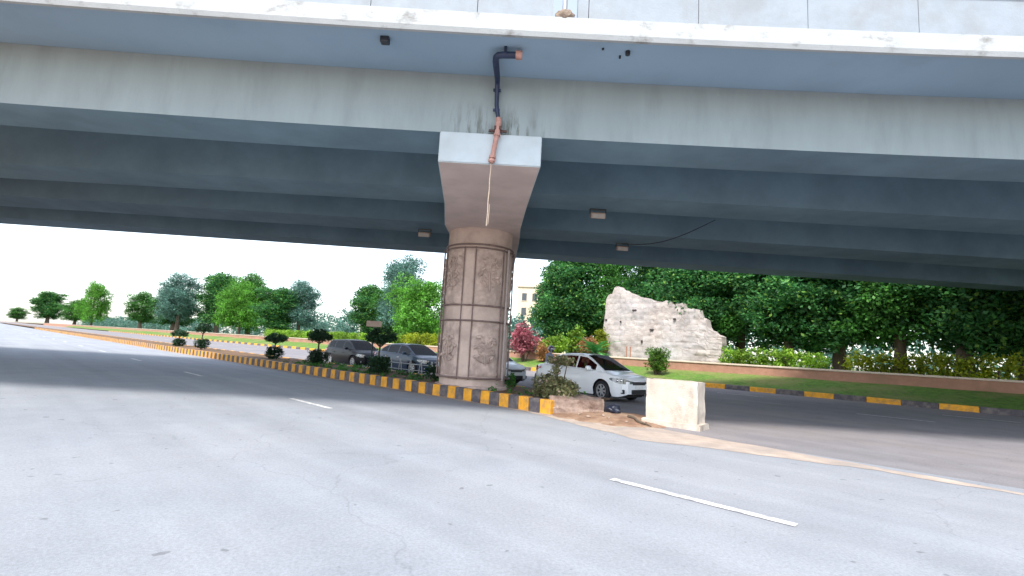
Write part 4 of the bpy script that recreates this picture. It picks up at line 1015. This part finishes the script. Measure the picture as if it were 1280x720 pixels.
# ------------------------------------------------------------------ motorcyclist behind the white car
mp = P(-13.78, 17.6); mp.z = -.003
t = thing('motorcycle', 'dark motorcycle with a rider, beyond the white saloon car', 'motorcycle', mp, ROAD_ANG)
for x in (-.62, .62):
    bm = bmesh.new(); lathe(bm, [(.30 + .05 * math.cos(q), .05 * math.sin(q)) for q in [k * math.pi / 4 for k in range(8)]], 28, 'Y', Matrix.Translation((x, 0, .31)) , closed=True)
    fixn(bm); wl = mesh_obj('wheel', bm, M['rubber'], t, 60)
    bm = bmesh.new()
    for k in range(8): a = k * math.pi / 4; tube(bm, [(x, 0, .31), (x + .27 * math.cos(a), 0, .31 + .27 * math.sin(a))], .008, 5)
    tube(bm, [(x, -.06, .31), (x, .06, .31)], .04, 10); mesh_obj('spokes', bm, M['alloy'], wl)
bm = bmesh.new(); tube(bm, [(-.62, .07, .31), (-.2, .09, .42), (.25, .06, .75), (.38, .03, .86)], .022, 8); tube(bm, [(-.62, -.07, .31), (-.2, -.09, .42), (.25, -.06, .75), (.38, -.03, .86)], .022, 8); tube(bm, [(-.65, 0, .68), (.3, 0, .72)], .025, 8); box(bm, (.02, 0, .42), (.34, .22, .28), None, 0, .04); mesh_obj('frame', bm, M['darkmetal'], t, 50)
bm = bmesh.new(); tube(bm, [(.62, .08, .31), (.40, .07, .90)], .022, 8); tube(bm, [(.62, -.08, .31), (.40, -.07, .90)], .022, 8); tube(bm, [(.28, -.34, 1.0), (.36, -.2, 1.02), (.38, 0, .96), (.36, .2, 1.02), (.28, .34, 1.0)], .016, 8); mesh_obj('handlebar', bm, M['darkmetal'], t, 50)
bm = bmesh.new(); bmesh.ops.create_uvsphere(bm, u_segments=20, v_segments=12, radius=1, matrix=Matrix.Translation((.16, 0, .80)) @ Matrix.Diagonal((.26, .14, .13, 1))); mesh_obj('fuel_tank', bm, M['redlamp'], t, 60)
bm = bmesh.new(); box(bm, (-.36, 0, .79), (.66, .25, .11), None, 0, .045); mesh_obj('seat', bm, M['trim'], t, 60)
bm = bmesh.new(); tube(bm, [(.44, 0, .86), (.54, 0, .86)], [.06, .09], 16); mesh_obj('headlight', bm, M['lampglass'], t, 50)
rider = thing('person', 'helmeted rider in a grey shirt on the motorcycle beyond the white car', 'person', mp, ROAD_ANG)
def skin_body(name, V, E, Rr, m, parent, root=0, sub=2):
    me = bpy.data.meshes.new(name); me.from_pydata(V, E, []); o = link(bpy.data.objects.new(name, me)); o.parent = parent
    md = o.modifiers.new('skin', 'SKIN'); md.use_smooth_shade = True
    for i, r_ in enumerate(Rr): me.skin_vertices[0].data[i].radius = (r_, r_); me.skin_vertices[0].data[i].use_root = (i == root)
    o.modifiers.new('sub', 'SUBSURF').levels = sub; o.modifiers['sub'].render_levels = sub
    me.materials.append(m); return o
V = [(-.28, 0, .90), (-.25, 0, 1.06), (-.20, 0, 1.22), (-.17, 0, 1.33), (-.14, 0, 1.41), (-.11, 0, 1.48), (-.10, 0, 1.58)]
E = [(0, 1), (1, 2), (2, 3), (3, 4), (4, 5), (5, 6)]; Rr = [.15, .135, .145, .14, .06, .055, .10]
for sg in (-1, 1):
    b = len(V)
    V += [(-.17, sg * .19, 1.33), (-.05, sg * .27, 1.10), (.18, sg * .30, 1.03), (.28, sg * .31, 1.02), (-.20, sg * .11, .88), (.16, sg * .20, .80), (.02, sg * .20, .42), (.12, sg * .20, .34)]
    E += [(3, b), (b, b + 1), (b + 1, b + 2), (b + 2, b + 3), (0, b + 4), (b + 4, b + 5), (b + 5, b + 6), (b + 6, b + 7)]
    Rr += [.065, .05, .038, .035, .10, .075, .055, .045]
body = skin_body('body', V, E, Rr, M['shirt'], rider)
for sg in (-1, 1):
    hand = link(bpy.data.objects.new('hand', bpy.data.meshes.new('hand'))); bm = bmesh.new()
    for k in range(4): tube(bm, [(.25, sg * (.29 + .022 * k), 1.03), (.31, sg * (.29 + .022 * k), 1.035), (.325, sg * (.29 + .022 * k), 1.0), (.29, sg * (.29 + .022 * k), .985)], .010, 6)
    tube(bm, [(.25, sg * .285, 1.02), (.28, sg * .27, .99), (.30, sg * .275, .985)], .011, 6)
    bm.to_mesh(hand.data); bm.free(); hand.data.materials.append(M['skin']); hand.parent = rider
    o = skin_body('trouser_leg', [(-.20, sg * .11, .89), (.16, sg * .20, .81), (.02, sg * .20, .44)], [(0, 1), (1, 2)], [.115, .09, .07], M['trouser'], rider)
bm = bmesh.new(); bmesh.ops.create_uvsphere(bm, u_segments=24, v_segments=16, radius=.145, matrix=Matrix.Translation((-.09, 0, 1.60)) @ Matrix.Diagonal((1.08, .95, 1, 1)))
bmesh.ops.delete(bm, geom=[v for v in bm.verts if v.co.z < 1.545 and v.co.x > -.05], context='VERTS'); hl = mesh_obj('helmet', bm, M['helmet'], rider, 60)
bm = bmesh.new(); bmesh.ops.create_uvsphere(bm, u_segments=24, v_segments=16, radius=.149, matrix=Matrix.Translation((-.088, 0, 1.60)) @ Matrix.Diagonal((1.08, .95, 1, 1)))
bmesh.ops.delete(bm, geom=[v for v in bm.verts if not (v.co.x > -.02 and 1.545 < v.co.z < 1.645)], context='VERTS'); mesh_obj('visor', bm, M['visor'], hl, 60)
